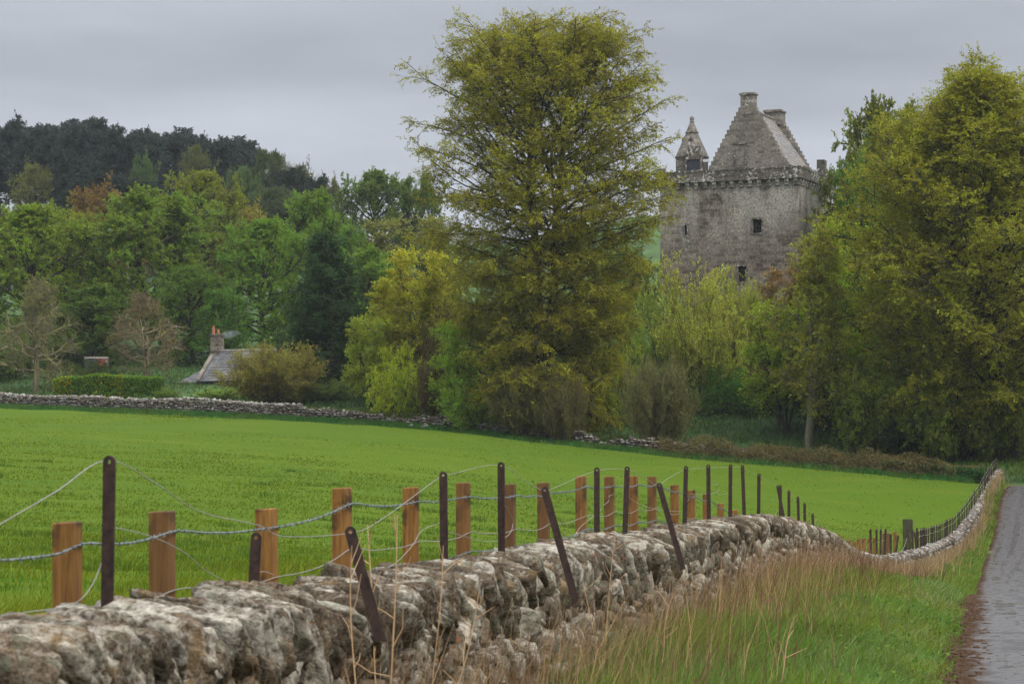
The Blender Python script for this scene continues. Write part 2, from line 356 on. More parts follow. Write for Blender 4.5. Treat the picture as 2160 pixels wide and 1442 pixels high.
def slate_mat(name, a, b_, lich):
    m, t, o = newmat(name); v = coords(t)
    br = N(t, 'ShaderNodeTexBrick'); br.inputs['Scale'].default_value = 1; br.inputs['Brick Width'].default_value = .42; br.inputs['Row Height'].default_value = .30
    br.inputs['Mortar Size'].default_value = .02; br.inputs['Color1'].default_value = (*a, 1); br.inputs['Color2'].default_value = (*b_, 1); br.inputs['Mortar'].default_value = (.03, .03, .03, 1)
    tcn = N(t, 'ShaderNodeTexCoord'); sp = N(t, 'ShaderNodeSeparateXYZ'); L(t, tcn.outputs['Object'], sp.inputs[0]); cb = N(t, 'ShaderNodeCombineXYZ')
    L(t, math_(t, 'ADD', sp.outputs['X'], sp.outputs['Y']), cb.inputs[0]); L(t, math_(t, 'MULTIPLY', sp.outputs['Z'], 1.2), cb.inputs[1]); L(t, cb.outputs[0], br.inputs['Vector'])
    c = mixc(t, ramp(t, noise(t, v, .9, 5, .65), [(.46, 0.0), (.62, .7)]), br.outputs[0], lich)
    princ(t, o, c, .6, math_(t, 'ADD', math_(t, 'MULTIPLY', br.outputs['Fac'], -1.0), noise(t, v, 5, 4)), .7, .04, .4); return m
M['slate'] = slate_mat('stone_slates', (.13, .125, .125), (.24, .225, .22), (.20, .165, .09))
M['cotslate'] = slate_mat('cottage_slates', (.06, .06, .066), (.12, .117, .122), (.15, .145, .14))
m, t, o = newmat('dark_opening'); princ(t, o, (.012, .013, .016), .25, None, spec=.5); M['dark'] = m
m, t, o = newmat('dark_joinery'); princ(t, o, (.03, .035, .045), .6, None, spec=.3); M['joinery'] = m
m, t, o = newmat('terracotta'); princ(t, o, mixc(t, noise(t, coords(t), 5, 3), (.24, .095, .05), (.34, .15, .08)), .8); M['terracotta'] = m
m, t, o = newmat('red_paint'); princ(t, o, mixc(t, noise(t, coords(t), 3, 4), (.16, .018, .02), (.22, .04, .04)), .55); M['red'] = m
m, t, o = newmat('grey_sheet'); princ(t, o, mixc(t, noise(t, coords(t), 2, 4), (.28, .27, .26), (.45, .43, .42)), .6); M['greysheet'] = m
m, t, o = newmat('lead_flashing'); princ(t, o, (.5, .52, .55), .5); M['lead'] = m

# ------------------------------------------------------------------ ground: one grid following the wall line and the far wall, split by what grows on it
def build_ground():
    sc = np.concatenate([[-420, -330, -260, -200, -160, -130, -110, -95], np.arange(-84, -12, 1.6), np.arange(-12, -2, .6), np.arange(-2, 0, .4), [0], np.arange(.4, 9, .4), np.arange(9.5, 24, 1.5), [28, 34, 42, 55, 75, 100, 140, 200, 280]])
    vv = np.concatenate([[-.35, -.2, -.1, -.05], np.arange(0, .35, .008), np.arange(.35, .999, .009), [1.0]])
    DD = np.concatenate([np.arange(2.5, 60, 2.5), np.arange(60, 330, 8), [345, 370, 400, 450, 520, 620, 760, 950, 1250, 1700]])
    Sg, Vg = np.meshgrid(sc, vv)
    X = Sg-3.8; Y = Vg*175
    for _ in range(60):
        Y = Vg*far_y(X); X = wall_x(np.clip(Y, -60, 170))+Sg
    X1, Y1 = X[-1], Y[-1]
    Xf = np.repeat(X1[None], len(DD), 0); Yf = Y1[None]+DD[:, None]
    X = np.vstack([X, Xf]); Y = np.vstack([Y, Yf])
    Z = ground(X, Y)
    P = np.stack([X, Y, Z*0], -1)
    Z = Z+.05*vnoise(P/1.7, 3)*(Y < 230)+np.clip((Y-150)/100, 0, 1)*.5*vnoise(P/9, 4)
    nr, nc = X.shape; V = np.stack([X, Y, Z], -1).reshape(-1, 3)
    idx = np.arange(nr*nc).reshape(nr, nc)
    Q = np.stack([idx[:-1, :-1], idx[:-1, 1:], idx[1:, 1:], idx[1:, :-1]], -1)
    i0 = int(np.where(sc == 0)[0][0]); r1 = len(vv)-1
    for nm, q, mat in (('field', Q[:r1, :i0], M['field']), ('verge', Q[:r1, i0:], M['verge']), ('hillside', Q[r1:], M['woodfloor'])):
        q = q.reshape(-1, 4); u, inv = np.unique(q, return_inverse=True)
        o = link(nm, npmesh(nm, V[u], inv.reshape(-1, 4), mat, smooth=True)); o['kind'] = 'structure'
build_ground()

def build_road():
    ys = np.concatenate([np.arange(-25, 8, 3), np.arange(8, 149, .8)])
    x = wall_x(ys)+roadedge(ys); wdt = 3.3
    d = np.stack([np.gradient(x, ys), np.ones_like(ys)], -1); d = nrm(d)
    Lf = np.stack([x, ys], -1); nrmv = np.stack([d[:, 1], -d[:, 0]], -1)
    # bend to the right at the end
    c0 = Lf[-1]+nrmv[-1]*9
    def rot(v, a): return np.array([v[0]*math.cos(a)+v[1]*math.sin(a), -v[0]*math.sin(a)+v[1]*math.cos(a)])
    angs = np.linspace(.08, 1.75, 24)
    arcn = [rot(nrmv[-1], a) for a in angs]; arc = [c0-9*v for v in arcn]
    dl = rot(d[-1], angs[-1]); end = [arc[-1]+dl*k for k in np.arange(3, 60, 4)]
    Lf = np.vstack([Lf, arc, end]); nn = np.vstack([nrmv, arcn, [arcn[-1]]*len(end)])
    cr = np.array([-.16, -.085, .05, .3, .5, .7, .9, 1.04, 1.14]); dz = np.array([-.06, .03, .04, .06, .07, .06, .04, .03, -.06])
    P = Lf[:, None]+nn[:, None]*(cr*wdt)[None, :, None]
    mid = Lf+nn*wdt*.4
    z = ground(mid[:, 0], mid[:, 1])[:, None]+dz[None]+.012
    n = len(Lf); k = len(cr)
    wob = .10*vnoise(np.stack([Lf[:, 0]*0, Lf[:, 1]/.9, Lf[:, 0]*0], -1), 5)+.12*vnoise(np.stack([Lf[:, 0]*0, Lf[:, 1]/4, Lf[:, 0]*0], -1), 6)
    P[:, 0] += nn*wob[:, None]; P[:, 1] += nn*wob[:, None]
    V = np.dstack([P, z[..., None]]).reshape(-1, 3)
    idx = np.arange(n*k).reshape(n, k); Q = np.stack([idx[:-1, :-1], idx[:-1, 1:], idx[1:, 1:], idx[1:, :-1]], -1).reshape(-1, 4)
    al = np.concatenate([[0], np.cumsum(np.linalg.norm(np.diff(Lf, axis=0), axis=1))])
    o = link('road', npmesh('road', V, Q, M['road'], {'across': ('POINT', np.tile(cr*wdt, n)), 'along': ('POINT', np.repeat(al, k))}, True)); o['kind'] = 'structure'
build_road()

# ------------------------------------------------------------------ stones and dry stone walls
import bmesh
def icos(sub):
    bm = bmesh.new(); bmesh.ops.create_icosphere(bm, subdivisions=sub, radius=1)
    v = np.array([x.co[:] for x in bm.verts]); f = np.array([[y.index for y in x.verts] for x in bm.faces]); bm.free(); return v, f
ICO = {k: icos(k) for k in (1, 2, 3, 4)}
def stones(C, H, A, sub, seed, boxy=.55, cuts=5, rough=.10, cmin=.42):
    """C centres (n,3); H half sizes (n,3); A (n,3,3) columns = local axes"""
    g = np.random.default_rng(seed); pv, pf = ICO[sub]; n = len(C); m = len(pv)
    q = pv*(boxy/np.abs(pv).max(1, keepdims=True)+(1-boxy))
    V = np.repeat(q[None], n, 0)
    for _ in range(cuts):
        nn = nrm(g.normal(size=(n, 3))); of = g.uniform(cmin, .95, n)
        d = np.einsum('nmk,nk->nm', V, nn)-of[:, None]
        V = V-np.maximum(d, 0)[..., None]*nn[:, None]
    off = g.uniform(0, 100, (n, 1, 3))
    if sub >= 2: V = V+nrm(V)*(vnoise(V*1.6+off, seed)*rough*.6)[..., None]
    if sub >= 3: V = V+nrm(V)*(vnoise(V*4.5+off, seed+1)*rough*.5+vnoise(V*10+off, seed+2)*rough*.4)[..., None]
    V = V*H[:, None]
    V = np.einsum('nij,nmj->nmi', A, V)+C[:, None]
    Fx = (pf[None]+(np.arange(n)*m)[:, None, None]).reshape(-1, 3)
    k = len(pf)
    return V.reshape(-1, 3), Fx, np.repeat(g.random(n), k), np.repeat(g.random(n), k)
def stone_mesh(name, parts, mat, parent):
    V = []; Fc = []; T = []; Lc = []; b = 0
    for v, f, t, l in parts: V.append(v); Fc.append(f+b); T.append(t); Lc.append(l); b += len(v)
    return link(name, npmesh(name, np.vstack(V), np.vstack(Fc), mat, {'tint': ('FACE', np.concatenate(T)), 'lich': ('FACE', np.concatenate(Lc))}, True), parent)
def frame(dirs, lean, roll, yaw):
    """axes: x along the wall, y across it, z up; small random turns"""
    n = len(dirs); z = np.zeros((n, 3)); z[:, 2] = 1; x = nrm(dirs); y = nrm(np.cross(z, x)); zz = np.cross(x, y)
    c, s = np.cos(lean)[:, None], np.sin(lean)[:, None]; x2, z2 = x*c-zz*s, zz*c+x*s
    c, s = np.cos(roll)[:, None], np.sin(roll)[:, None]; y2, z3 = y*c+z2*s, z2*c-y*s
    c, s = np.cos(yaw)[:, None], np.sin(yaw)[:, None]; x3, y3 = x2*c+y2*s, y2*c-x2*s
    return np.stack([x3, y3, z3], -1)

WS = 0.38                                     # the wall's middle, road side of the post line
def near_wall():
    g = np.random.default_rng(11)
    root = empty('drystone_wall', (float(wall_x(30)), 30, float(wall_top(30))-1.15))
    tag(root, 'lichened grey dry stone field wall running away beside the road verge', 'wall')
    inv = -np.array(root.location)
    cop = []; face = []
    for (y0, y1, sub, k) in ((3, 8, 3, 1.0), (8, 17, 4, 1.0), (17, 33, 3, 1.0), (33, 60, 2, 1.1), (60, 157, 1, 1.5)):
        # coping on edge
        ys = []; y = y0
        while y < y1: st = g.uniform(.055, .15)*k; ys.append((y+st/2, st)); y += st*.90
        ys = np.array(ys); Y = ys[:, 0]; n = len(Y)
        hgt = g.uniform(.16, .25, n)
        C = np.stack([wall_x(Y)+WS+g.normal(0, .025, n), Y, wall_top(Y)-hgt*.95+g.normal(0, .02, n)], -1)
        dr = np.stack([np.gradient(wall_x(Y), Y), np.ones(n), np.gradient(wall_top(Y), Y)*.6], -1)
        H = np.stack([ys[:, 1]*.60, g.uniform(.24, .36, n), hgt*1.12], -1)
        A = frame(dr, g.normal(-.52, .12, n), g.normal(.06, .10, n), g.normal(-.12, .10, n))
        cop.append(stones(C, H, A, sub, 20+sub, .64, 5, .15, .62))
        # road-side face in rough courses, and a few courses on the field side
        for side in (1, -1):
            h = 0.86
            while h > (-.12 if side > 0 else .3):
                ch = g.uniform(.11, .22)*min(k, 1.3); ys = []; y = y0
                while y < y1: st = g.uniform(.07, .24)*k; ys.append((y+st/2, st)); y += st*.90
                ys = np.array(ys); Y = ys[:, 0]; n = len(Y)
                s = side*(.34-.12*h)-.05*side+g.normal(0, .022, n)
                top = wall_top(Y)-.30
                C = np.stack([wall_x(Y)+WS+s, Y, top-(.86-h)-ch/2+g.normal(0, .02, n)], -1)
                dr = np.stack([np.gradient(wall_x(Y), Y), np.ones(n), np.gradient(wall_top(Y), Y)], -1)
                H = np.stack([ys[:, 1]*.58, g.uniform(.10, .17, n), ch*g.uniform(.50, .70, n)], -1)
                A = frame(dr, g.normal(-.28, .2, n), g.normal(0, .1, n), g.normal(0, .1, n))
                face.append(stones(C, H, A, sub if side > 0 else min(sub, 2), 40+int(h*100)+side, .80, 8, .15)); h -= ch*.90
    for nm, src in (('coping', cop), ('wall_face', face)):
        near_ = [(v+inv, f, t, l) for v, f, t, l in src if v[:, 1].mean() < 65]; far_ = [(v+inv, f, t, l) for v, f, t, l in src if v[:, 1].mean() >= 65]
        stone_mesh(nm, near_, M['stone'], root); fo = stone_mesh(nm, far_, M['farstone'], root); fo['label'] = 'darker distant stretch of the wall past the dip'
    ys = np.arange(3, 157.5, .75); n = len(ys); V = []
    for (s, dz) in ((-.20, -1.5), (.20, -1.5), (.13, -.28), (-.13, -.28)):
        V.append(np.stack([wall_x(ys)+WS+s, ys, wall_top(ys)+dz], -1)+inv)
    V = np.vstack(V); q = []
    for a in range(4):
        b = (a+1) % 4; i = np.arange(n-1); q.append(np.stack([a*n+i, b*n+i, b*n+i+1, a*n+i+1], -1))
    link('wall_core', npmesh('wall_core', V, np.vstack(q), M['core']), root)
near_wall()

def far_wall(x0, x1, hfun, label, seed, mat, lich_cope=True, holes=0.0):
    g = np.random.default_rng(seed)
    root = empty('field_wall', (x0, float(far_y(x0)), float(far_z(x0)))); tag(root, label, 'wall'); inv = -np.array(root.location)
    parts = []; cp = []; dl = math.hypot(1, .7)
    def row(h, ch, s0, s1, off, tgt, boxy, keep=1.0, lean=0.0):
        xs = []; x = x0
        while x < x1: st = g.uniform(s0, s1); xs.append((x+st/2/dl, st)); x += st*.93/dl
        xs = np.array(xs); X = xs[:, 0]; n = len(X)
        H_ = hfun(X); ok = (h < H_) & (g.random(n) < keep)
        Y = far_y(X)-off+g.normal(0, .03, n); Z = far_z(X)+h+g.normal(0, .025, n)
        C = np.stack([X, Y, Z], -1)[ok]
        if not len(C): return
        n = len(C); dr = np.tile([1, -.7, 0.0], (n, 1)); dr[:, 2] = np.gradient(far_z(X), X)[ok]
        H = np.stack([xs[ok, 1]*.52, g.uniform(.12, .2, n), ch*g.uniform(.45, .62, n)], -1)
        A = frame(dr, g.normal(lean, .12, n), g.normal(0, .1, n), g.normal(0, .1, n)); tgt.append(stones(C+inv, H, A, 1, seed+int(h*50), boxy, 4))
    h = 0.0; top = float(np.max(hfun(np.linspace(x0, x1, 60))))
    while h < top:
        ch = g.uniform(.12, .22); row(h+ch/2, ch, .18, .5, .12, parts, .6, 1-holes*g.random()); row(h+ch/2, ch, .18, .5, -.22, parts, .6); h += ch*.92
    # coping row sits on the uneven top
    xs = np.arange(x0, x1, .17); n = len(xs); keep = g.random(n) < (.93 if lich_cope else .3)
    X = (xs+g.normal(0, .04, n))[keep]; n = len(X); hh = g.uniform(.10, .2, n)
    C = np.stack([X, far_y(X)+.04, far_z(X)+hfun(X)+hh*.45], -1)+inv
    dr = np.tile([1, -.7, 0.0], (n, 1)); A = frame(dr, g.normal(.15, .2, n), g.normal(0, .1, n), g.normal(0, .2, n))
    v, f, t, l = stones(C, np.stack([g.uniform(.08, .19, n), g.uniform(.16, .25, n), hh], -1), A, 1, seed+5, .5, 4)
    cp.append((v, f, t, np.clip(l*.7+(.42 if lich_cope else 0), 0, 1.3)))
    stone_mesh('wall_face', parts, mat, root); stone_mesh('coping', cp, mat, root)
    ys = np.linspace(x0, x1, 60); V = []
    for off, k in ((.06, 0), (-.15, 0), (-.15, 1), (.06, 1)):
        V.append(np.stack([ys, far_y(ys)-off, far_z(ys)+(hfun(ys)-.12 if k else -.4)], -1)+inv)
    V = np.vstack(V); n = 60; i = np.arange(n-1)
    q = np.vstack([np.stack([a*n+i, ((a+1) % 4)*n+i, ((a+1) % 4)*n+i+1, a*n+i+1], -1) for a in range(4)])
    link('wall_core', npmesh('wall_core', V, q, M['core']), root)
def xf(px):                                   # X on the far wall line under picture column px
    k = (px-CX)/F; return k*175/(1+.7*k)
far_wall(xf(-260), xf(640), lambda X: 1.25+.12*vnoise(np.stack([X/5, X*0, X*0], -1), 2), 'far dry stone wall with pale lichened coping below the cottage and hedge', 301, M['farstone'])
far_wall(xf(640), xf(1050), lambda X: 1.05+.25*vnoise(np.stack([X/2.5, X*0, X*0], -1), 3), 'stretch of mossy sagging far wall under the yellow green bushes', 302, M['farstone'], False, .1)
far_wall(xf(1050), xf(1400), lambda X: .85+.35*vnoise(np.stack([X/1.6, X*0, X*0], -1), 4), 'ruinous tumbled dark stretch of far wall beneath the great beech', 303, M['farstone'], False, .25)
far_wall(xf(1400), xf(2000), lambda X: .75+.25*vnoise(np.stack([X/2, X*0, X*0], -1), 5), 'low far wall buried in brown brambles below the slender tree', 304, M['farstone'], False, .25)

# ------------------------------------------------------------------ fences along the wall
def Y_of(px, sv=0.0):
    lo, hi = 4.0, 175.0
    for _ in range(60):
        md = (lo+hi)/2
        if (float(wall_x(md))+sv)/md < (px-CX)/F: lo = md
        else: hi = md
    return lo
def tube_np(P, r, sides=5):
    """P (K,3) polyline -> V,F"""
    P = np.asarray(P, float); T = nrm(np.gradient(P, axis=0)); ref = np.array([0, 0, 1.0]) if abs(T[0][2]) < .9 else np.array([1.0, 0, 0])
    U = nrm(np.cross(T, ref)); W = np.cross(T, U); a = np.arange(sides)*2*math.pi/sides
    r = np.broadcast_to(np.asarray(r, float), (len(P),))
    V = P[:, None]+(U[:, None]*np.cos(a)[None, :, None]+W[:, None]*np.sin(a)[None, :, None])*r[:, None, None]
    i = np.arange(len(P)-1)[:, None]*sides; j = np.arange(sides)[None]; jn = (j+1) % sides
    Q = np.stack([i+j, i+jn, i+sides+jn, i+sides+j], -1).reshape(-1, 4); return V.reshape(-1, 3), Q
def crom(P, k=6):
    P = np.asarray(P, float); P = np.vstack([2*P[0]-P[1], P, 2*P[-1]-P[-2]]); o = []
    for i in range(1, len(P)-2):
        for t in np.arange(k)/k:
            a, b, c, d = P[i-1:i+3]; o.append(.5*(2*b+(c-a)*t+(2*a-5*b+4*c-d)*t*t+(3*b-a-3*c+d)*t**3))
    o.append(P[-2]); return np.array(o)
def wire_obj(name, pts, r, mat, parent, barbs=False, twist=False):
    V, Q = tube_np(pts, r) if not twist else (None, None)
    if twist:                                   # two strands laid round each other, with barbs
        d = np.concatenate([[0], np.cumsum(np.linalg.norm(np.diff(pts, axis=0), axis=1))]); n = int(d[-1]/.02)+2
        tt = np.linspace(0, d[-1], n); P = np.stack([np.interp(tt, d, pts[:, k]) for k in range(3)], -1)
        T = nrm(np.gradient(P, axis=0)); U = nrm(np.cross(T, [0, 0, 1.0])); W = np.cross(T, U); ph = tt*2*math.pi/.10
        vs = []; qs = []; b = 0
        for sgn in (1, -1):
            v, q = tube_np(P+sgn*r*.8*(U*np.cos(ph)[:, None]+W*np.sin(ph)[:, None]), r, 4); vs.append(v); qs.append(q+b); b += len(v)
        for x in np.arange(.05, d[-1], .11):
            c = np.array([np.interp(x, d, pts[:, k]) for k in range(3)])
            for q_ in range(2):
                e = nrm(np.random.default_rng(int(x*1e4)+q_).normal(size=3))*.017
                v, q = tube_np(np.array([c-e, c, c+e]), r*.75, 3); vs.append(v); qs.append(q+b); b += len(v)
            v, q = tube_np(np.array([c-T[0]*.012, c, c+T[0]*.012]), r*2.1, 5); vs.append(v); qs.append(q+b); b += len(v)
        V, Q = np.vstack(vs), np.vstack(qs)
    return link(name, npmesh(name, V, Q, mat, smooth=True), parent)

def timber_post(parent, px, ytop, wdt=.094, dark=False, sv=0.0, slope=0.02):
    Y = Y_of(px, sv); p = at(px, ytop, Y); z0 = g1(p[0], Y)-.15
    b = MB(); h = wdt/2; a = rnd.uniform(-.012, .012); tx = rnd.uniform(-.015, .015); L_ = p[2]-z0
    vs = []
    for z, o in ((0, 0), (L_-.006, tx), (L_, tx)):
        k = h if z < L_-.001 else h-.006
        for sx, sy in ((-1, -1), (1, -1), (1, 1), (-1, 1)): vs.append((sx*k+o-tx, sy*k+a*z, z+(sx*slope*wdt if z > 1e-6 else 0)))
    fs = [(0, 3, 2, 1), (8, 9, 10, 11)]
    for q in (0, 4):
        for i in range(4): fs.append((q+i, q+(i+1) % 4, q+4+(i+1) % 4, q+4+i))
    b.add(vs, fs); o = b.build('post', M['oldtimber'] if dark else M['timber'], parent)
    o.location = (p[0]-parent.location.x, Y-parent.location.y, z0-parent.location.z); o.rotation_euler[2] = -.19+rnd.uniform(-.06, .06)
    return p

tf = empty('timber_fence', (float(wall_x(10)), 10, g1(float(wall_x(10)), 10)))
tag(tf, 'new brown square timber posts strung with barbed wire behind the near wall', 'fence')
TP = [(-75, 1130), (145, 1100), (345, 1077), (562, 1072), (722, 1028), (867, 1027), (977, 1017), (1075, 1020), (1147, 1017), (1225, 1004), (1285, 1004), (1336, 1003), (1375, 1004), (1423, 1022), (1458, 1033), (1490, 1040), (1520, 1061), (1550, 1075)]
tops = [timber_post(tf, *q) for q in TP]
tops = np.array(tops); iv = -np.array(tf.location)
def strand(off, sag, seed):
    g = np.random.default_rng(seed); P = []
    for a, b in zip(tops[:-1], tops[1:]):
        for t in (0, .25, .5, .75): q = a*(1-t)+b*t; q = q+np.array([.06, 0, -off-sag*4*t*(1-t)+g.normal(0, .004)]); P.append(q)
    P.append(tops[-1]+np.array([.06, 0, -off])); return crom(np.array(P), 3)+iv
wire_obj('barbed_wire', strand(.095, .02, 1), .0031, M['barb'], tf, twist=True)
wire_obj('barbed_wire', strand(.50, .02, 2), .0031, M['barb'], tf, twist=True)
wire_obj('plain_wire', strand(.36, .03, 3), .0032, M['wire'], tf)

def iron_post(parent, px, ytop, pb=None, yb=None, sv=.25, wdt=.053, th=.011, deep=.35, label=None):
    Y = Y_of(px, sv); p = at(px, ytop, Y); q = at(px if pb is None else pb, yb, Y) if yb is not None else np.array([p[0], Y, float(wall_top(Y))-.1])
    ax = nrm(p-q); q = q-ax*deep; Ln = float(np.linalg.norm(p-q)); r = wdt/2; hr = .009; zc = Ln-r
    outer = [(r*math.cos(a), zc+r*math.sin(a)) for a in np.linspace(0, math.pi, 9)]+[(-r, zc-r), (0, zc-r), (r, zc-r)]
    n = len(outer); hole = []
    for (x, z) in outer: d = math.hypot(x, z-zc); hole.append((x/d*hr, zc+(z-zc)/d*hr))
    vs = [(x, y, z) for y in (-th/2, th/2) for (x, z) in outer+hole]
    fs = []
    for i in range(n):
        j = (i+1) % n
        fs += [(i, j, n+j, n+i), (2*n+j, 2*n+i, 3*n+i, 3*n+j), (j, i, 2*n+i, 2*n+j), (n+i, n+j, 3*n+j, 3*n+i)]
    b = MB(); b.add(vs, fs)
    z1 = zc-r
    b.add([(x, y, z) for z in (0, z1) for (x, y) in ((-r, -th/2), (r, -th/2), (r, th/2), (-r, th/2))], [(0, 3, 2, 1)]+[(i, (i+1) % 4, 4+(i+1) % 4, 4+i) for i in range(4)])
    o = b.build('post', M['iron'], parent)
    lean = math.atan2(ax[0], ax[2])
    o.rotation_euler = (0, lean, 0) if abs(lean) > .03 else (0, lean, -.15+rnd.uniform(-.2, .2))
    o.location = tuple(q-np.array(parent.location))
    if label: o['label'] = label
    return p
nf = empty('iron_post_fence', (float(wall_x(11)), 11, float(wall_top(11))))
tag(nf, 'rusty flat iron posts with slack looping wire standing in the near wall top', 'fence')
for q in [(232, 960, 226, 1300), (541, 1122, 534, 1258), (935, 994, 937, 1188), (1057, 974, 1058, 1158), (1259, 985, 1259, 1142), (1323, 983, 1318, 1134),
          (1447, 982, 1444, 1104), (1494, 979, 1495, 1100), (1541, 979, 1540, 1098), (1566, 980, 1570, 1094), (1601, 998, 1600, 1098), (1646, 1022, 1646, 1108),
          (1664, 1033, 1664, 1106), (1683, 1046, 1685, 1120), (1697, 1060, 1698, 1129), (1714, 1082, 1716, 1137)]: iron_post(nf, *q)
iron_post(nf, 736, 1110, 797, 1330, .80, label='leaning iron post slanting down across the stones', deep=.05)
iron_post(nf, 1147, 1026, 1190, 1180, .68, label='leaning iron post slanting down across the stones')
iron_post(nf, 1389, 1018, 1438, 1190, .72, label='leaning iron post slanting down across the stones', deep=.05)
iron_post(nf, 1640, 1023, 1656, 1110, label='iron post leaning on its upright neighbour')
def wpath(pp, sv=.2): return crom(np.array([at(x, y, Y_of(x, sv)) for x, y in pp]), 5)-np.array(nf.location)
wire_obj('slack_wire', wpath([(-120, 1175), (0, 1105), (120, 1035), (226, 970), (330, 1020), (420, 1078), (545, 1107), (600, 1131), (735, 1124), (800, 1098), (925, 1008), (950, 1000), (1052, 980), (1110, 1015), (1147, 1034), (1170, 1028), (1255, 993), (1322, 990), (1360, 1008), (1388, 1022), (1410, 1008), (1447, 990), (1494, 986), (1541, 985), (1566, 986), (1600, 1003), (1646, 1028), (1664, 1038), (1683, 1051), (1697, 1066), (1714, 1088), (1738, 1112), (1765, 1138)]), .0026, M['wire'], nf)
for pp in ([(228, 1110), (216, 1180), (190, 1240), (150, 1275), (60, 1290), (0, 1297)], [(238, 1112), (275, 1119), (330, 1135), (390, 1165), (430, 1200), (475, 1226), (476, 1236)],
           [(936, 1060), (945, 1076), (930, 1100), (890, 1118), (870, 1150), (830, 1190), (790, 1205)], [(1058, 1058), (1072, 1075), (1082, 1100), (1075, 1125), (1052, 1141)],
           [(1050, 1140), (1020, 1141), (985, 1132), (945, 1121)], [(1258, 1052), (1268, 1072), (1250, 1090), (1225, 1110), (1210, 1132)], [(1272, 1066), (1284, 1056), (1285, 1046), (1294, 1042)],
           [(1322, 1046), (1350, 1063), (1390, 1075), (1435, 1078)], [(1180, 1092), (1190, 1112), (1191, 1128)], [(1500, 1020), (1514, 1022), (1516, 1033), (1500, 1041), (1455, 1042)],
           [(1546, 1026), (1536, 1038), (1520, 1043), (1504, 1036)], [(1447, 1037), (1454, 1050), (1443, 1066), (1441, 1092)], [(545, 1206), (560, 1205), (578, 1212)], [(700, 1260), (740, 1255), (762, 1222)],
           [(1670, 1070), (1688, 1090), (1697, 1075)], [(1683, 1075), (1690, 1105), (1702, 1115)], [(1716, 1100), (1725, 1095), (1723, 1112), (1714, 1118)], [(1640, 1075), (1634, 1090), (1640, 1100)]):
    wire_obj('loose_wire', wpath(pp), .0023, M['wire'], nf)

# short timber posts and iron posts in the dip
df = empty('timber_fence', (float(wall_x(70)), 70, g1(float(wall_x(70)), 70)))
tag(df, 'short orange timber posts showing low over the wall in the dip', 'fence')
for px, yt, wd in [(1738, 1140, .12), (1752, 1139, .12), (1765, 1140, .12), (1778, 1141, .12), (1790, 1139, .12), (1802, 1142, .12), (1812, 1136, .12), (1822, 1135, .12), (1834, 1134, .12), (1845, 1133, .12), (1869, 1124, .26), (1888, 1121, .13)]:
    timber_post(df, px, yt, wd, sv=-.1)
di = empty('iron_post_fence', (float(wall_x(78)), 78, float(wall_top(78))))
tag(di, 'small cluster of rusty iron posts standing beside the thick mossy post', 'fence')
for q in [(1836, 1115, 1838, 1188), (1849, 1115, 1849, 1180), (1858, 1115, 1857, 1182), (1868, 1114, 1867, 1172), (1879, 1125, 1879, 1165), (1895, 1128, 1890, 1162), (1916, 1117, 1908, 1165), (1925, 1117, 1926, 1165), (1929, 1121, 1933, 1160), (1934, 1112, 1934, 1158)]:
    iron_post(di, *q, sv=.2, wdt=.07, th=.03)
b = at(1766, 1139, 61); iron_post(di, 1770, 1137, 1748, 1160, sv=.3, wdt=.09, th=.04, label='fallen iron post lying aslant')
for pp in ([(1836, 1122), (1838, 1150), (1839, 1180)], [(1849, 1118), (1858, 1118), (1868, 1117), (1880, 1128)], [(1850, 1145), (1856, 1140), (1867, 1138), (1868, 1128)], [(1917, 1120), (1910, 1145), (1903, 1162)], [(1917, 1120), (1922, 1138), (1930, 1135)]):
    wire_obj('loose_wire', crom(np.array([at(x, y, Y_of(x, .15)) for x, y in pp]), 4)-np.array(di.location), .007, M['wire'], di)
# thick mossy strainer post
Yp = Y_of(1915, -.35); p = at(1915, 1094, Yp); z0 = g1(p[0], Yp)-.2
b = MB(); b.box(-.21, .21, -.12, .12, 0, p[2]-z0, .006); so_ = b.build('strainer_post', M['oldtimber'], bevel=.015); so_.location = (p[0], Yp, z0); so_.rotation_euler[2] = -.25
tag(so_, 'thick square mossy dark wooden post taller than its neighbours in the dip', 'post')
# the long iron fence climbing to the far corner
lf = empty('iron_post_fence', (float(wall_x(104)), 104, float(wall_top(104))))
tag(lf, 'long close row of thin dark iron posts climbing the distant wall to the corner', 'fence')
y = 101.0; tp = []
while y < 157:
    X = float(wall_x(y))+.2; zt = float(wall_top(y))+.76+rnd.uniform(-.05, .04); px = CX+F*X/y; py = HY-F*zt/y
    tp.append(iron_post(lf, px, py, px+rnd.uniform(-.8, .8), HY-F*(float(wall_top(y))-.1)/y, sv=.2, wdt=.055 if rnd.random() > .2 else .09, th=.03)); y += rnd.uniform(.9, 1.5)
tp = np.array(tp)
for dz in (.05, .32): wire_obj('fence_wire', tp-np.array(lf.location)-np.array([0, 0, dz]), .010, M['wire'], lf)

# old hurdle gate at the far corner
gy = 156.0; gp = at(2022, 1008, gy); gr = empty('field_gate', tuple(gp), -.55)
tag(gr, 'weathered brown timber gate with leaning boards at the far field corner', 'gate')
for x in (-.55, 1.55): b = MB(); b.box(x-.07, x+.07, -.07, .07, -.5, .85 if x < 0 else .95, .01); b.build('gate_post', M['oldtimber'], gr)
for z in (.12, .40, .70): b = MB(); b.box(-.48, 1.48, -.03, .03, z, z+.12, .008); b.build('rail', M['twig'], gr)
for k in range(3): b = MB(); b.bar((-1.15+.2*k, -.1, -.45), (-.75+.18*k, -.1, .72-.06*k), .06, 5); b.build('leaning_board', M['oldtimber'], gr)
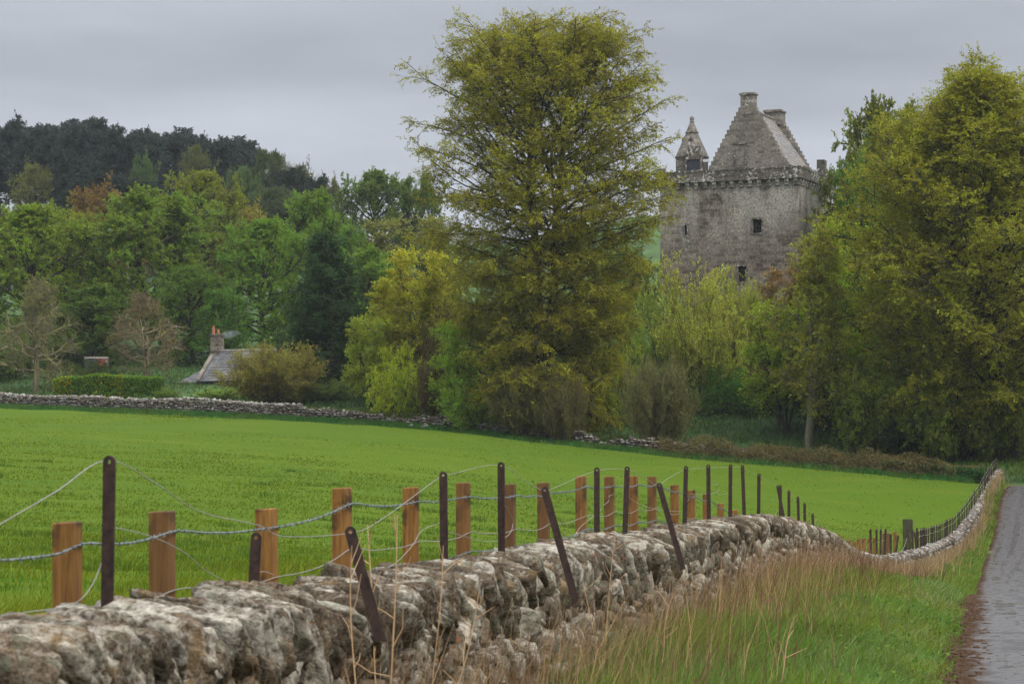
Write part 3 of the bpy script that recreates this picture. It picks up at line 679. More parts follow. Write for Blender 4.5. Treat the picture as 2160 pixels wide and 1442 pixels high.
# thin stakes along the far wall
for px, yt, yb, nm in [(666, 845, 862, 'thin grey stake at the far wall beside the brown broom bush'), (770, 862, 892, 'thin grey stake at the far wall below the tall yellow green bushes'), (1086, 897, 924, 'thin dark stake left of the beech trunk at the far wall'), (1192, 906, 938, 'thin dark stake right of the beech trunk at the far wall'),
                       (1283, 920, 950, 'thin stake between the beech and the grey multi stemmed shrub'), (1545, 932, 968, 'bare stake in the brambles left of the slender tree'), (1642, 950, 984, 'bare stake in the brambles below the slender tree'), (1927, 978, 1006, 'orange brown stake near the far gate')]:
    X = xf(px); Y = float(far_y(X))-.6; p = at(px, yt, Y); q = at(px+rnd.uniform(-3, 3), yb+4, Y)
    b = MB(); b.bar(q-p, (0, 0, 0), .05, 5); o = b.build('fence_stake', M['timber'] if px > 1900 else M['oldtimber']); o.location = tuple(p); tag(o, nm, 'stake', 'thin stakes along the far wall')
# fallen stones at the far wall foot
for px, py, sx, mat, lb, seed in [(1113, 936, .42, 'farstone', 'flat tan boulder fallen at the foot of the beech wall', 1), (1160, 938, .2, 'lead', 'small white stone lying in grass below the beech', 2), (895, 899, .36, 'farstone', 'round grey boulder tumbled from the far wall left of the beech', 3), (952, 915, .25, 'farstone', 'small grey stone fallen below the sagging mossy wall', 4), (868, 897, .2, 'farstone', 'small pale stone beside the round grey boulder', 5)]:
    X = xf(px); Y = float(far_y(X))-1.2; p = at(px, py, Y)
    v, f, t, l = stones(np.zeros((1, 3)), np.array([[sx, .25, sx*.5]]), np.eye(3)[None], 2, 70+seed)
    o = link('fallen_stone', npmesh('fallen_stone', v, f, M[mat], {'tint': ('FACE', t), 'lich': ('FACE', t*0+.75)}, True)); o.location = (p[0], Y, max(p[2], g1(p[0], Y)+sx*.2)); tag(o, lb, 'stone', 'stones fallen along the far wall')

# ------------------------------------------------------------------ the tower house
def face_with_holes(b, x0, x1, z0, z1, y, holes, depth=.35):
    xs = sorted({x0, x1, *[h[0] for h in holes], *[h[1] for h in holes]}); zs = sorted({z0, z1, *[h[2] for h in holes], *[h[3] for h in holes]})
    for i in range(len(xs)-1):
        for j in range(len(zs)-1):
            cxm, czm = (xs[i]+xs[i+1])/2, (zs[j]+zs[j+1])/2
            if any(h[0] < cxm < h[1] and h[2] < czm < h[3] for h in holes): continue
            b.add([(xs[i], y, zs[j]), (xs[i+1], y, zs[j]), (xs[i+1], y, zs[j+1]), (xs[i], y, zs[j+1])], [(0, 1, 2, 3)])
    for (a, c, d, e) in holes:
        q = y+depth
        b.add([(a, y, d), (c, y, d), (c, y, e), (a, y, e), (a, q, d), (c, q, d), (c, q, e), (a, q, e)], [(0, 4, 5, 1), (1, 5, 6, 2), (2, 6, 7, 3), (3, 7, 4, 0)])
def castle():
    BZ = 5.3; Y0 = 200.0; X0 = (1536-CX)/F*Y0
    t = empty('tower_house', (X0, Y0, BZ), R(-23.5)); tag(t, 'tall weathered stone tower house with crow stepped gable and conical cap turret', 'castle')
    W, D = 5.98, 10.0; zc = 22.05-BZ; zp = 22.65-BZ; zt = 23.62-BZ
    holes = [(2.1, 2.86, 18.3-BZ, 19.42-BZ), (-3.85, -3.6, 18.35-BZ, 19.15-BZ), (.85, 1.55, 14.35-BZ, 15.6-BZ), (.95, 1.4, 8.2-BZ, 9.3-BZ), (-2.0, -1.3, 10.0-BZ, 11.0-BZ)]
    b = MB(); face_with_holes(b, -W, W, 0, zp, 0, holes)
    b.add([(W, 0, 0), (W, D, 0), (W, D, zp), (W, 0, zp), (-W, D, 0), (-W, D, zp), (-W, 0, 0), (-W, 0, zp)], [(0, 1, 2, 3), (1, 4, 5, 2), (4, 6, 7, 5)])
    b.add([(-W, 0, zp), (W, 0, zp), (W, D, zp), (-W, D, zp)], [(0, 1, 2, 3)])
    wall = b.build('wall', M['castle'], t)
    # corner quoins slightly proud
    for k, h in enumerate(holes):
        a, c, d, e = h
        f = MB(); m = .16
        f.box(a-m, a-.002, -.03, .1, d-m, e+m); f.box(c+.002, c+m, -.03, .1, d-m, e+m); f.box(a-.001, c+.001, -.03, .1, e+.002, e+m); f.box(a-.001, c+.001, -.05, .1, d-m, d-.002)
        wf = f.build('window', M['castledark'], t)
        g = MB(); g.box(a, c, .24, .3, d, e); g.build('pane', M['dark'], wf)
        if c-a > .4:
            g = MB()
            for x in (a+(c-a)/3, a+2*(c-a)/3): g.box(x-.02, x+.02, .18, .22, d, e)
            for z in np.linspace(d, e, 5)[1:-1]: g.box(a, c, .17, .179, z-.02, z+.02)
            g.build('grille', M['iron'], wf)
    # corbels and parapet
    pr = .27
    for x in np.linspace(-W+.12, W-.12, 16):
        b = MB(); b.prism([(0.05, zp-.02), (-pr+.02, zp-.02), (-pr+.02, zp-.22), (-.15, zp-.42), (-.15, zp-.5), (.05, zp-.58)], 'x', x-.17, x+.17); b.build('corbel', M['castle'], t)
    for y in np.linspace(.12, D-.12, 14):
        b = MB(); b.prism([(W-.05, zp-.58), (W+.15, zp-.5), (W+.15, zp-.42), (W+pr-.02, zp-.22), (W+pr-.02, zp-.02), (W-.05, zp-.02)], 'y', y-.17, y+.17); b.build('corbel', M['castle'], t)
    for y in np.linspace(.12, D-.12, 14):
        b = MB(); b.prism([(-W+.05, zp-.02), (-W-pr+.02, zp-.02), (-W-pr+.02, zp-.22), (-W-.15, zp-.42), (-W-.15, zp-.5), (-W+.05, zp-.58)], 'y', y-.17, y+.17); b.build('corbel', M['castle'], t)
    b = MB(); o = W+pr
    b.box(-o-.05, o+.05, -pr-.05, .2, zp-.0, zp+.16); b.box(-o-.05, -W+.2, .203, D+pr, zp, zp+.16); b.box(W-.2, o+.05, .203, D+pr, zp, zp+.16)   # string course
    b.build('string_course', M['castledark'], t)
    b = MB(); b.box(-o, o, -pr, .15, zp+.163, zt-.12); b.box(-o, -W+.15, .153, D+pr, zp+.163, zt-.12); b.box(W-.15, o, .153, D+pr, zp+.163, zt-.12); b.box(-W+.153, W-.153, D-.15, D+pr, zp+.163, zt-.12)
    b.build('parapet', M['castledark'], t)
    b = MB()
    def cope(x0, x1, y0, y1, ax):
        L0 = x1-x0 if ax == 'x' else y1-y0; n = max(2, int(L0/.62)); e = np.linspace(0, L0, n+1)
        for i in range(n):
            h = rnd.uniform(.10, .2)
            if ax == 'x': b.box(x0+e[i]+.008, x0+e[i+1]-.008, y0, y1, zt-.117, zt+h-.1, .012)
            else: b.box(x0, x1, y0+e[i]+.008, y0+e[i+1]-.008, zt-.117, zt+h-.1, .012)
    cope(-o-.03, o+.03, -pr-.03, .18, 'x'); cope(-o-.03, -W+.18, .21, D+pr, 'y'); cope(W-.18, o+.03, .21, D+pr, 'y')
    b.box(-o-.03, -o+.75, -pr-.03, .18, zt+.105, zt+.32, .02)
    b.box(o-.62, o+.08, 6.6, 7.3, zt+.13, zt+1.25, .03); b.build('parapet_coping', M['castledark'], t)
    # cap house: front and back crow-stepped gables, slate roof, chimneys
    gx, hw = 1.32, 3.38; y0, y1 = 1.0, 8.9; ze = 24.05-BZ; za = 28.85-BZ; zb = zp; n = 14
    def gable(ya, yb, name):
        pl = []; cw = .56
        pl.append((gx-hw, zb)); pl.append((gx+hw, zb))
        stp = []
        for i in range(n): stp.append((hw-(hw-cw)*i/n, ze-.25+(za-ze+.25)*(i+1)/n))
        for i, (hx, z) in enumerate(stp):
            zprev = ze-.25+(za-ze+.25)*i/n; pl += [(gx+hx, zprev), (gx+hx, z)]
        pl += [(gx-a, z) for (a, z) in []]
        for i, (hx, z) in reversed(list(enumerate(stp))):
            zprev = ze-.25+(za-ze+.25)*i/n; pl += [(gx-hx, z), (gx-hx, zprev)]
        # strips instead of one concave polygon
        q = MB(); q.box(gx-hw, gx+hw, ya, yb, zb, ze-.25)
        for i, (hx, z) in enumerate(stp):
            zprev = ze-.25+(za-ze+.25)*i/n; j = rnd.uniform(-.02, .02)
            q.box(gx-hx+j, gx+hx+j, ya+.001*(i % 2), yb-.001*(i % 2), zprev+.0005, z)
        return q.build(name, M['cap'], t)
    g0 = gable(y0, y0+.75, 'gable'); gable(y1-.75, y1, 'gable')
    b = MB(); b.box(gx-.62, gx+.62, y0+.02, y0+.06, 25.2-BZ, 25.9-BZ)
    q = MB(); q.box(gx-1.15, gx-1.0, y0-.05, y0-.002, ze+.0, ze+1.75); q.box(gx-.15, gx, y0-.05, y0-.002, ze, ze+1.75); q.box(gx-1.2, gx+.05, y0-.08, y0-.002, ze+1.752, ze+1.9); q.build('blocked_window', M['castledark'], g0)
    for (ya, yb, hx, zz) in ((y0-.03, y0+.85, .58, 30.05-BZ), (y1-.95, y1+.45, .72, 29.55-BZ)):
        b = MB(); b.box(gx-hx, gx+hx, ya, yb, za-.6, zz-.2); b.box(gx-hx-.09, gx+hx+.09, ya-.09, yb+.09, zz-.198, zz-.05, .01); b.box(gx-hx-.02, gx+hx+.02, ya-.02, yb+.02, zz-.048, zz, .01)
        b.build('chimney', M['cap'], t)
    b = MB(); b.box(gx-hw+.15, gx-hw+.6, y0+.752, y1-.752, zb, ze); b.box(gx+hw-.6, gx+hw-.15, y0+.752, y1-.752, zb, ze); b.build('wall', M['castlepale'], t)
    # roof in overlapping slate courses
    b = MB(); nc = 17; sl = (za-.12-ze)/(hw)
    for sgn in (1, -1):
        for i in range(nc):
            u0, u1 = hw*(1-i/nc)+.05, hw*(1-(i+1)/nc); z0_, z1_ = za-.12-sl*u0, za-.12-sl*u1
            yy = np.linspace(y0+.752, y1-.752, 15)
            for k in range(14):
                l0 = rnd.uniform(.05, .085); l1 = rnd.uniform(.01, .03)
                vs = [(gx+sgn*u0, yy[k]+.004, z0_+l0), (gx+sgn*u0, yy[k+1]-.004, z0_+l0), (gx+sgn*u1, yy[k+1]-.004, z1_+l1), (gx+sgn*u1, yy[k]+.004, z1_+l1),
                      (gx+sgn*u0, yy[k]+.004, z0_), (gx+sgn*u0, yy[k+1]-.004, z0_), (gx+sgn*u1, yy[k+1]-.004, z1_-.03), (gx+sgn*u1, yy[k]+.004, z1_-.03)]
                b.add(vs, [(0, 1, 2, 3), (7, 6, 5, 4), (0, 4, 5, 1), (3, 2, 6, 7), (0, 3, 7, 4), (1, 5, 6, 2)])
    roof = b.build('roof', M['slate'], t)
    b = MB(); b.box(gx-.14, gx+.14, y0+.752, y1-.752, za-.17, za-.02, .01); b.build('ridge_stones', M['cap'], roof)
    # cap turret
    c = (-3.95, 2.25); r = 1.36; zt0 = 25.0-BZ; zm = 27.1-BZ; zz = 28.0-BZ; rot = R(22.5)
    tr = MB(); tr.frustum(c, r, r, zb, zt0, 8, rot); tu = tr.build('turret', M['cap'], t)
    b = MB(); b.frustum(c, r+.1, r+.08, zt0+.002, zt0+.12, 8, rot); b.frustum(c, r+.04, .50, zt0+.122, zm, 8, rot); b.frustum(c, .58, .56, zm+.002, zm+.1, 8, rot); b.frustum(c, .50, .18, zm+.102, zz, 8, rot)
    b.build('turret_roof', M['cap'], tu)
    b = MB(); b.frustum(c, .2, .16, zz+.002, zz+.2, 10); b.frustum(c, .16, .20, zz+.2, zz+.36, 10); b.frustum(c, .20, .07, zz+.36, zz+.55, 10); b.build('finial', M['cap'], tu)
    for (dx, dy) in ((.25, -1), (-.95, -.35)):
        d = Vector((dx, dy)).normalized(); px_, py_ = c[0]+d.x*.62, c[1]+d.y*.62; b = MB()
        b.box(px_-.17, px_+.17, py_-.17, py_+.17, zt0+.95, zt0+1.5); b.prism([(px_-.2, zt0+1.502), (px_+.2, zt0+1.502), (px_, zt0+1.8)], 'y', py_-.2, py_+.2); lu = b.build('lucarne', M['cap'], tu)
        b = MB(); b.box(px_-.08, px_+.08, py_-.19, py_-.172, zt0+1.05, zt0+1.42); b.build('pane', M['dark'], lu)
    b = MB(); b.box(c[0]+.05, c[0]+1.2, c[1]-r-.14, c[1]-.8, zt0-.3, zt0+.78, .01); b.box(c[0]-.08, c[0]+.045, c[1]-r-.14, c[1]-.8, zb, zt0+.1); b.box(c[0]+1.205, c[0]+1.35, c[1]-r-.14, c[1]-.8, zb, zt0+.1); b.build('door_surround', M['castledark'], tu)
    b = MB(); b.box(c[0]+.05, c[0]+1.2, c[1]-r-.06, c[1]-r, zb, zt0-.302); 
    for x in (.35, .65, .95): b.box(c[0]+x-.008, c[0]+x+.008, c[1]-r-.07, c[1]-r-.061, zb, zt0-.31)
    b.build('door', M['joinery'], tu)
    b = MB(); b.box(c[0]+1.4, c[0]+1.95, c[1]-r+.1, c[1]-r+.25, zt0-.52, zt0-.3); b.build('lead_flashing', M['lead'], tu)
castle()

# ------------------------------------------------------------------ cottage, trailer, hedge
def cottage():
    Yc = 214.0; e = at(414, 803, Yc); gz = g1(e[0]+3, Yc+3)
    t = empty('cottage', (e[0], Yc, gz-.3), R(-27)); tag(t, 'slate roofed stone cottage with smoking chimney half hidden behind a brown bush', 'house')
    ze = e[2]-gz+.3; zr = ze+2.75; D = 5.5; Ln = 6.6
    b = MB(); b.box(0, Ln, .25, D-.25, 0, ze); b.prism([(.25, ze+.001), (D-.25, ze+.001), (D/2, zr-.15)], 'x', 0.0, .45); b.prism([(.25, ze+.001), (D-.25, ze+.001), (D/2, zr-.15)], 'x', Ln-.45, Ln)
    wl = b.build('wall', M['farstone'], t)
    b = MB()
    for sg in (0, 1):
        for i in range(11):
            f0, f1 = i/11, (i+1)/11
            yy = lambda f: (f*D/2) if sg == 0 else D-f*D/2
            zz = lambda f: ze-.06+f*(zr-ze+.06)
            l = .05; xs = np.linspace(.35, Ln+.1, 20)
            for k in range(19):
                h = rnd.uniform(.03, .06); vs = [(xs[k], yy(f0), zz(f0)+h), (xs[k+1]-.01, yy(f0), zz(f0)+h), (xs[k+1]-.01, yy(f1), zz(f1)+.005), (xs[k], yy(f1), zz(f1)+.005), (xs[k], yy(f0), zz(f0)), (xs[k+1]-.01, yy(f0), zz(f0)), (xs[k+1]-.01, yy(f1), zz(f1)-.06), (xs[k], yy(f1), zz(f1)-.06)]
                b.add(vs, [(0, 1, 2, 3), (7, 6, 5, 4), (0, 4, 5, 1), (3, 2, 6, 7), (0, 3, 7, 4), (1, 5, 6, 2)])
    rf = b.build('roof', M['cotslate'], t)
    b = MB(); b.box(.35, Ln, D/2-.12, D/2+.12, zr-.02, zr+.1); b.build('ridge', M['greysheet'], rf)
    b = MB()
    for i in range(9):
        f0, f1 = i/9, (i+.97)/9
        b.add([(x, y, z) for (y, z) in ((f0*D/2, ze+f0*(zr-ze)+.02), (f1*D/2, ze+f1*(zr-ze)+.02)) for (x, z_) in ((-.06, 0), (.33, 0))]+[(x, y, z+.16) for (y, z) in ((f0*D/2, ze+f0*(zr-ze)+.02), (f1*D/2, ze+f1*(zr-ze)+.02)) for x in (-.06, .33)],
              [(0, 2, 3, 1), (4, 5, 7, 6), (0, 1, 5, 4), (1, 3, 7, 5), (3, 2, 6, 7), (2, 0, 4, 6)])
    b.build('skew', M['castlepale'], t)
    b = MB(); b.box(-.05, .8, D/2-.45, D/2+.45, zr-1.0, zr+1.35); b.box(-.12, .87, D/2-.52, D/2+.52, zr+1.352, zr+1.5); ch = b.build('chimney', M['castle'], t)
    for y in (-.2, .2): b = MB(); b.frustum((.22+y*.6, D/2+y), .15, .12, zr+1.5, zr+2.2-.25*(y > 0), 10); b.build('chimney_pot', M['terracotta'], ch)
    b = MB(); b.bar((.6, D/2+.3, zr+1.4), (.6, D/2+.3, zr+3.0), .025)
    b.bar((-.1, D/2+.3, zr+2.9), (1.5, D/2+.3, zr+2.9), .02)
    for x in np.linspace(0, 1.4, 6): b.bar((x, D/2+.05, zr+2.9), (x, D/2+.55, zr+2.9), .012, 4)
    b.build('aerial', M['iron'], ch)
    b = MB(); b.box(.1, Ln, -.08, .02, ze-.14, ze-.02); b.bar((.1, -.05, ze-.1), (.1, .1, 0), .04); b.build('gutter', M['dark'], t)
    # hipped lean-to at the gable
    b = MB(); b.box(-2.9, -.002, .5, 4.6, 0, ze-.5); b.build('annexe_wall', M['farstone'], t)
    b = MB(); z0, z1 = ze-.5, ze+1.05; P = [(-3.1, .3, z0), (-.003, .3, z0), (-.003, 4.8, z0), (-3.1, 4.8, z0), (-1.2, 2.5, z1), (-.003, 2.5, z1)]
    b.add(P, [(0, 1, 5, 4), (2, 3, 4, 5), (3, 0, 4), (0, 3, 2, 1), (1, 2, 5)]); b.build('annexe_roof', M['cotslate'], t)
    for x in (2.2, 5.5):
        b = MB(); b.box(x, x+.9, .2, .248, ze-1.5, ze-.3); wn = b.build('window', M['greysheet'], t); b = MB(); b.box(x+.08, x+.82, .185, .198, ze-1.42, ze-.38); b.build('pane', M['dark'], wn)
    return at(466, 704, Yc+2.5)
smoke_at = cottage()
m, t_, o_ = newmat('smoke'); vol = N(t_, 'ShaderNodeVolumePrincipled'); vol.inputs['Color'].default_value = (.75, .8, .9, 1)
nf_ = noise(t_, coords(t_), 1.1, 3); L(t_, math_(t_, 'MULTIPLY', ramp(t_, nf_, [(.4, 0.0), (.7, 1.0)]), .55), vol.inputs['Density']); L(t_, vol.outputs[0], o_.inputs['Volume'])
v, f = ICO[3]; v = v.copy(); v[:, 2] += .3*v[:, 0]; wv = (1+.25*vnoise(v*2, 9))[:, None]
o = link('chimney_smoke', npmesh('chimney_smoke', v*wv*np.array([1.05, .6, .36]), f, m)); o.location = tuple(smoke_at+np.array([.75, 0, 0])); tag(o, 'thin blue wisp of smoke drifting from the cottage chimney', 'smoke', kind='stuff')

p0 = at(205, 768, 226); tr = empty('farm_trailer', (p0[0], 226, g1(p0[0], 226)), .1); tag(tr, 'parked low trailer with grey top and red end panel among the trees', 'trailer'); dz = p0[2]-tr.location.z
b = MB(); b.box(-1.1, .1, -.8, .8, dz-.7, dz+.5); b.build('body', M['joinery'], tr)
b = MB(); b.box(-1.15, 1.05, -.85, .85, dz+.503, dz+.66, .02); b.build('roof', M['castlepale'], tr)
b = MB(); b.box(.103, .82, -.82, .8, dz-.25, dz+.5); b.build('end_panel', M['red'], tr)
b = MB(); b.box(.823, 1.02, -.78, .78, dz-.2, dz+.5); b.build('tailgate', M['castle'], tr)
for x in (-.6, .5): b = MB(); b.v = []; b.bar((x, -.9, dz-.75), (x, .9, dz-.75), .38, 12); b.build('wheel', M['dark'], tr)

# ------------------------------------------------------------------ trees: limbs grown level by level, leaves set on the twigs
def grow(g, p0, d0, Ln, K, bend, wob):
    n = len(p0); d = nrm(d0); p = p0.copy(); out_ = [p.copy()]; st = (Ln/(K-1))[:, None]; bend = np.asarray(bend, float).reshape(-1, 1)
    up = np.array([0, 0, 1.0])
    for k in range(K-1):
        d = nrm(d+up*bend/(K-1)+g.normal(0, wob, (n, 3))); p = p+d*st; out_.append(p.copy())
    return np.stack(out_, 1)
def tubes(P, r0, r1, sides):
    n, K, _ = P.shape; T = nrm(np.gradient(P, axis=1)); ref = np.where(np.abs(T[..., 2:3]) < .9, np.array([0, 0, 1.0]), np.array([1.0, 0, 0]))
    U = nrm(np.cross(T, ref)); W = np.cross(T, U); a = np.arange(sides)*2*math.pi/sides
    t = np.linspace(0, 1, K)[None]; r = r0[:, None]*(1-t)+r1[:, None]*t
    V = P[:, :, None]+(U[:, :, None]*np.cos(a)[:, None]+W[:, :, None]*np.sin(a)[:, None])*r[:, :, None, None]
    i = np.arange(n)[:, None, None]*K*sides; k = np.arange(K-1)[None, :, None]*sides; j = np.arange(sides)[None, None]; jn = (j+1) % sides
    return V.reshape(-1, 3), np.stack(np.broadcast_arrays(i+k+j, i+k+jn, i+k+sides+jn, i+k+sides+j), -1).reshape(-1, 4)
def sample(g, P, m, t0, t1=1.0, power=1.0):
    """m points along every polyline: positions, tangents, parameter, parent index"""
    n, K, _ = P.shape; u = (np.arange(m)[None]+g.random((n, m)))/m; t = t0+(t1-t0)*u**power
    f = t*(K-1); i = np.minimum(f.astype(int), K-2); w_ = (f-i)[..., None]; r = np.arange(n)[:, None]
    A, B = P[r, i], P[r, i+1]
    return (A*(1-w_)+B*w_).reshape(-1, 3), nrm(B-A).reshape(-1, 3), t.reshape(-1), np.repeat(np.arange(n), m)
def side_dir(g, T, ang, flat):
    """turn away from the parent by ang; flat=1 keeps side shoots in horizontal sprays"""
    n = len(T); h = nrm(np.cross(T, [0, 0, 1.0])+1e-6); v = np.cross(h, T)
    sg = np.where(g.random(n) < .5, 1, -1); ph = g.uniform(-math.pi, math.pi, n)*(1-flat)
    pr = h*(np.cos(ph)*sg)[:, None]+v*np.sin(ph)[:, None]
    return nrm(T*np.cos(ang)[:, None]+pr*np.sin(ang)[:, None])
def leaves(g, c, ax, L_, W_, flat=.0, name='crown', mat=None, clump=None):
    n = len(c); ln = L_*g.uniform(.6, 1.3, n)[:, None]; wd = W_*g.uniform(.6, 1.3, n)[:, None]
    nr = g.normal(size=(n, 3)); nr[:, 2] = nr[:, 2]*(1-flat)+flat*2.2*np.sign(nr[:, 2]+1e-9)
    b = nrm(np.cross(ax, nr)); nn = np.cross(b, ax)
    V = np.stack([c, c+ax*ln*.45+b*wd*.5, c+ax*ln+nn*ln*.12, c+ax*ln*.5-b*wd*.5], 1).reshape(-1, 3)
    Q = np.arange(n*4).reshape(n, 4)
    return npmesh(name, V, Q, mat or M['leaf'], {'tint': ('FACE', np.clip(clump[0]+g.normal(0, .2, n), 0, 1)), 'shade': ('FACE', np.clip(clump[1]+g.normal(0, .22, n), 0, 1))})

def make_tree(seed, H, prof, n1=60, n2=10, n3=7, nl=10, cb=.15, leaf=(.24, .15), stems=1, spread=.12, elev=(5, 72), bend1=.3, bend2=.1, bend3=-.1, flat2=.6, l2=.42, l3=.9,
              trunk_r=None, leafflat=.35, wob=.10, ang2=55, shrub=False, ivy=0, leaf_t0=.25, drop=0.0, lean=0.0, tw=1.0, bark='bark', wind=0.0, n1t0=.3, swob=.045, l1j=(.75, 1.08), l2max=4.5, ellip=(1, 1), asym=None):
    g = np.random.default_rng(seed); trunk_r = trunk_r or H*.017
    tv = []; tf_ = []; nb = 0
    def addt(P, r0, r1, sd):
        nonlocal nb
        v, q = tubes(P, r0, r1, sd); tv.append(v); tf_.append(q+nb); nb += len(v)
    pz, pr_ = np.array([a for a, _ in prof])*H, np.array([b for _, b in prof])
    if not shrub:
        az = g.uniform(0, 2*math.pi)+np.arange(stems)*2*math.pi/max(stems, 1); k0 = spread if stems > 1 else lean
        if stems == 2: az = np.array([math.pi*.98, .05])
        d0 = np.stack([np.cos(az)*k0, np.sin(az)*k0, np.ones(stems)], -1)
        st = grow(g, np.zeros((stems, 3)), d0, np.full(stems, H*.93), 16, .6, swob)
        st[:, :, 2] *= (H*.94/st[:, -1, 2])[:, None]
        addt(st, np.full(stems, trunk_r), np.full(stems, trunk_r*.08), 8)
        fl = st[:1, :2].copy(); fl[0, 0, 2] = -.6; fl[0, 1] = st[0, 0]+(st[0, 1]-st[0, 0])*.35; addt(fl, np.array([trunk_r*1.55]), np.array([trunk_r*.95]), 9)
        m = n1//stems; p, T, t, par = sample(g, st, m, cb, .97)
        az = np.arange(len(p))*2.399+g.normal(0, .3, len(p))
        e = R(1)*(elev[0]+(elev[1]-elev[0])*((t-cb)/(1-cb))**1.3+g.normal(0, 7, len(p)))
        out2 = p[:, :2]-0; hd = np.stack([np.cos(az), np.sin(az)], -1)
        if stems > 1:
            o2 = nrm(out2+1e-6); hd = nrm(hd+o2*.75*np.minimum(1, np.linalg.norm(out2, axis=1)/1.2)[:, None]); az = np.arctan2(hd[:, 1], hd[:, 0])
        zt = p[:, 2]; rr = np.interp(zt+np.tan(np.clip(e, -.3, 1.2))*2.5, pz, pr_)*np.sqrt((ellip[0]*hd[:, 0])**2+(ellip[1]*hd[:, 1])**2)
        if asym is not None: rr = rr*(1+asym*hd[:, 0])
        rr = np.maximum(rr-np.einsum('ij,ij->i', out2, hd), .6)
        L1 = np.minimum(rr/np.cos(np.clip(e, -.2, 1.25)), (H-zt)/np.maximum(np.sin(e), .12)*1.02)*g.uniform(*l1j, len(p)); L1 = np.maximum(L1, .7)
        d1 = np.stack([hd[:, 0]*np.cos(e), hd[:, 1]*np.cos(e), np.sin(e)], -1)
        r1 = np.clip(.020*L1, .02, trunk_r*.55)*tw
    else:
        a = g.uniform(0, 2*math.pi, n1); e = np.arccos(np.clip(g.random(n1)**.75, 0, 1)*spread+1e-3) if spread <= 1 else g.uniform(.1, .9, n1)
        e = g.uniform(0, 1, n1)**.8*R(elev[0])               # off the vertical
        p = np.stack([np.cos(a), np.sin(a), np.zeros(n1)], -1)*(g.random(n1)**.5*pr_[0]*.35)[:, None]; p[:, 2] = -.15
        d1 = np.stack([np.cos(a)*np.sin(e)*ellip[0], np.sin(a)*np.sin(e)*ellip[1], np.cos(e)], -1)
        L1 = H*g.uniform(.7, 1.04, n1)*(1-.18*(e/R(elev[0])))
        r1 = np.full(n1, trunk_r)*g.uniform(.5, 1, n1)
    P1 = grow(g, p, d1, L1, 9, bend1*g.uniform(.4, 1.3, len(p)), wob)
    if wind: P1[:, :, 0] += wind*(np.linspace(0, 1, 9)**2)[None]*L1[:, None]*.25
    addt(P1, r1, r1*.18, 5)
    p2, T2, t2, par2 = sample(g, P1, n2, n1t0, 1.0, .8)
    L2 = L1[par2]*l2*(1-.55*t2)*g.uniform(.5, 1.2, len(p2)); L2 = np.clip(L2, .5, l2max)
    d2 = side_dir(g, T2, R(1)*g.normal(ang2, 14, len(p2)), flat2)
    P2 = grow(g, p2, d2, L2, 5, bend2, wob); 
    if wind: P2[:, :, 0] += wind*(np.linspace(0, 1, 5)**2)[None]*L2[:, None]*.35
    r2 = np.clip(r1[par2]*.38, .012, .06)*tw; addt(P2, r2, r2*.3, 4)
    p3, T3, t3, par3 = sample(g, P2, n3, .12, 1.0, .9)
    L3 = l3*g.uniform(.5, 1.3, len(p3)); d3 = side_dir(g, T3, R(1)*g.normal(45, 18, len(p3)), flat2*.8)
    P3 = grow(g, p3, d3, L3, 4, bend3, wob*1.2)
    if wind: P3[:, :, 0] += wind*(np.linspace(0, 1, 4)**2)[None]*L3[:, None]*.4
    addt(P3, np.full(len(p3), .011*tw), np.full(len(p3), .006*tw), 3)
    trunk = npmesh('trunk', np.vstack(tv), np.vstack(tf_), M[bark], smooth=True)
    if not nl: return trunk, None
    c, T, t, pa = sample(g, P3, nl, leaf_t0, 1.0); ax = nrm(T*.8+g.normal(0, .55, c.shape)+np.array([0, 0, -drop]))
    h1 = g.random(len(P1))[par2][par3][pa]; h2 = g.random(len(P2))[par3][pa]; h3 = g.random(len(P3))[pa]
    c = c+g.normal(0, .05, c.shape)
    crown = leaves(g, c, ax, leaf[0], leaf[1], leafflat, clump=(.25*h1+.45*h2+.3*h3, .25*h1+.4*h2+.35*h3))
    return trunk, crown

LIB = {}
beech_prof = [(0, 4.6), (.1, 5.8), (.3, 6.9), (.42, 8.0), (.52, 9.6), (.62, 9.4), (.75, 8.7), (.86, 7.9), (.93, 6.7), (1, 3.6)]
LIB['beech'] = make_tree(5, 30.6, beech_prof, n1=280, n2=14, n3=8, nl=14, cb=.04, leaf=(.145, .092), stems=2, spread=.04, elev=(-4, 56), bend1=.10, bend2=-.2, bend3=-.35, flat2=.85, l2=.36, l3=1.0, trunk_r=.52, leafflat=.5, drop=.15, n1t0=.08, tw=.62, swob=.02, l1j=(.78, .97), l2max=3.2)
LIB['bigbeech'] = make_tree(8, 27.5, [(0, 6.5), (.1, 8), (.25, 9.3), (.42, 9.4), (.56, 8.6), (.7, 6.9), (.82, 5.0), (.92, 3.2), (1, 1.2)], n1=220, n2=13, n3=8, nl=15, cb=.05, leaf=(.155, .096), stems=2, spread=.05, elev=(4, 66), bend1=.45, bend2=.30, bend3=-.1, flat2=.6, l2=.38, l3=1.1, trunk_r=.55, leafflat=.35, wind=.16, n1t0=.12, tw=.65, swob=.03, l1j=(.72, .97), l2max=3.4, drop=.2)
rp = lambda r: [(0, r*.55), (.15, r*.85), (.35, r), (.55, r*.98), (.72, r*.84), (.87, r*.58), (1, r*.22)]
LIB['round1'] = make_tree(21, 16, rp(6.6), n1=70, n2=9, n3=6, nl=18, cb=.10, leaf=(.25, .17), elev=(5, 70), bend1=.5, bend2=.3, flat2=.35, l2=.45, l3=.9, leafflat=.35, trunk_r=.34)
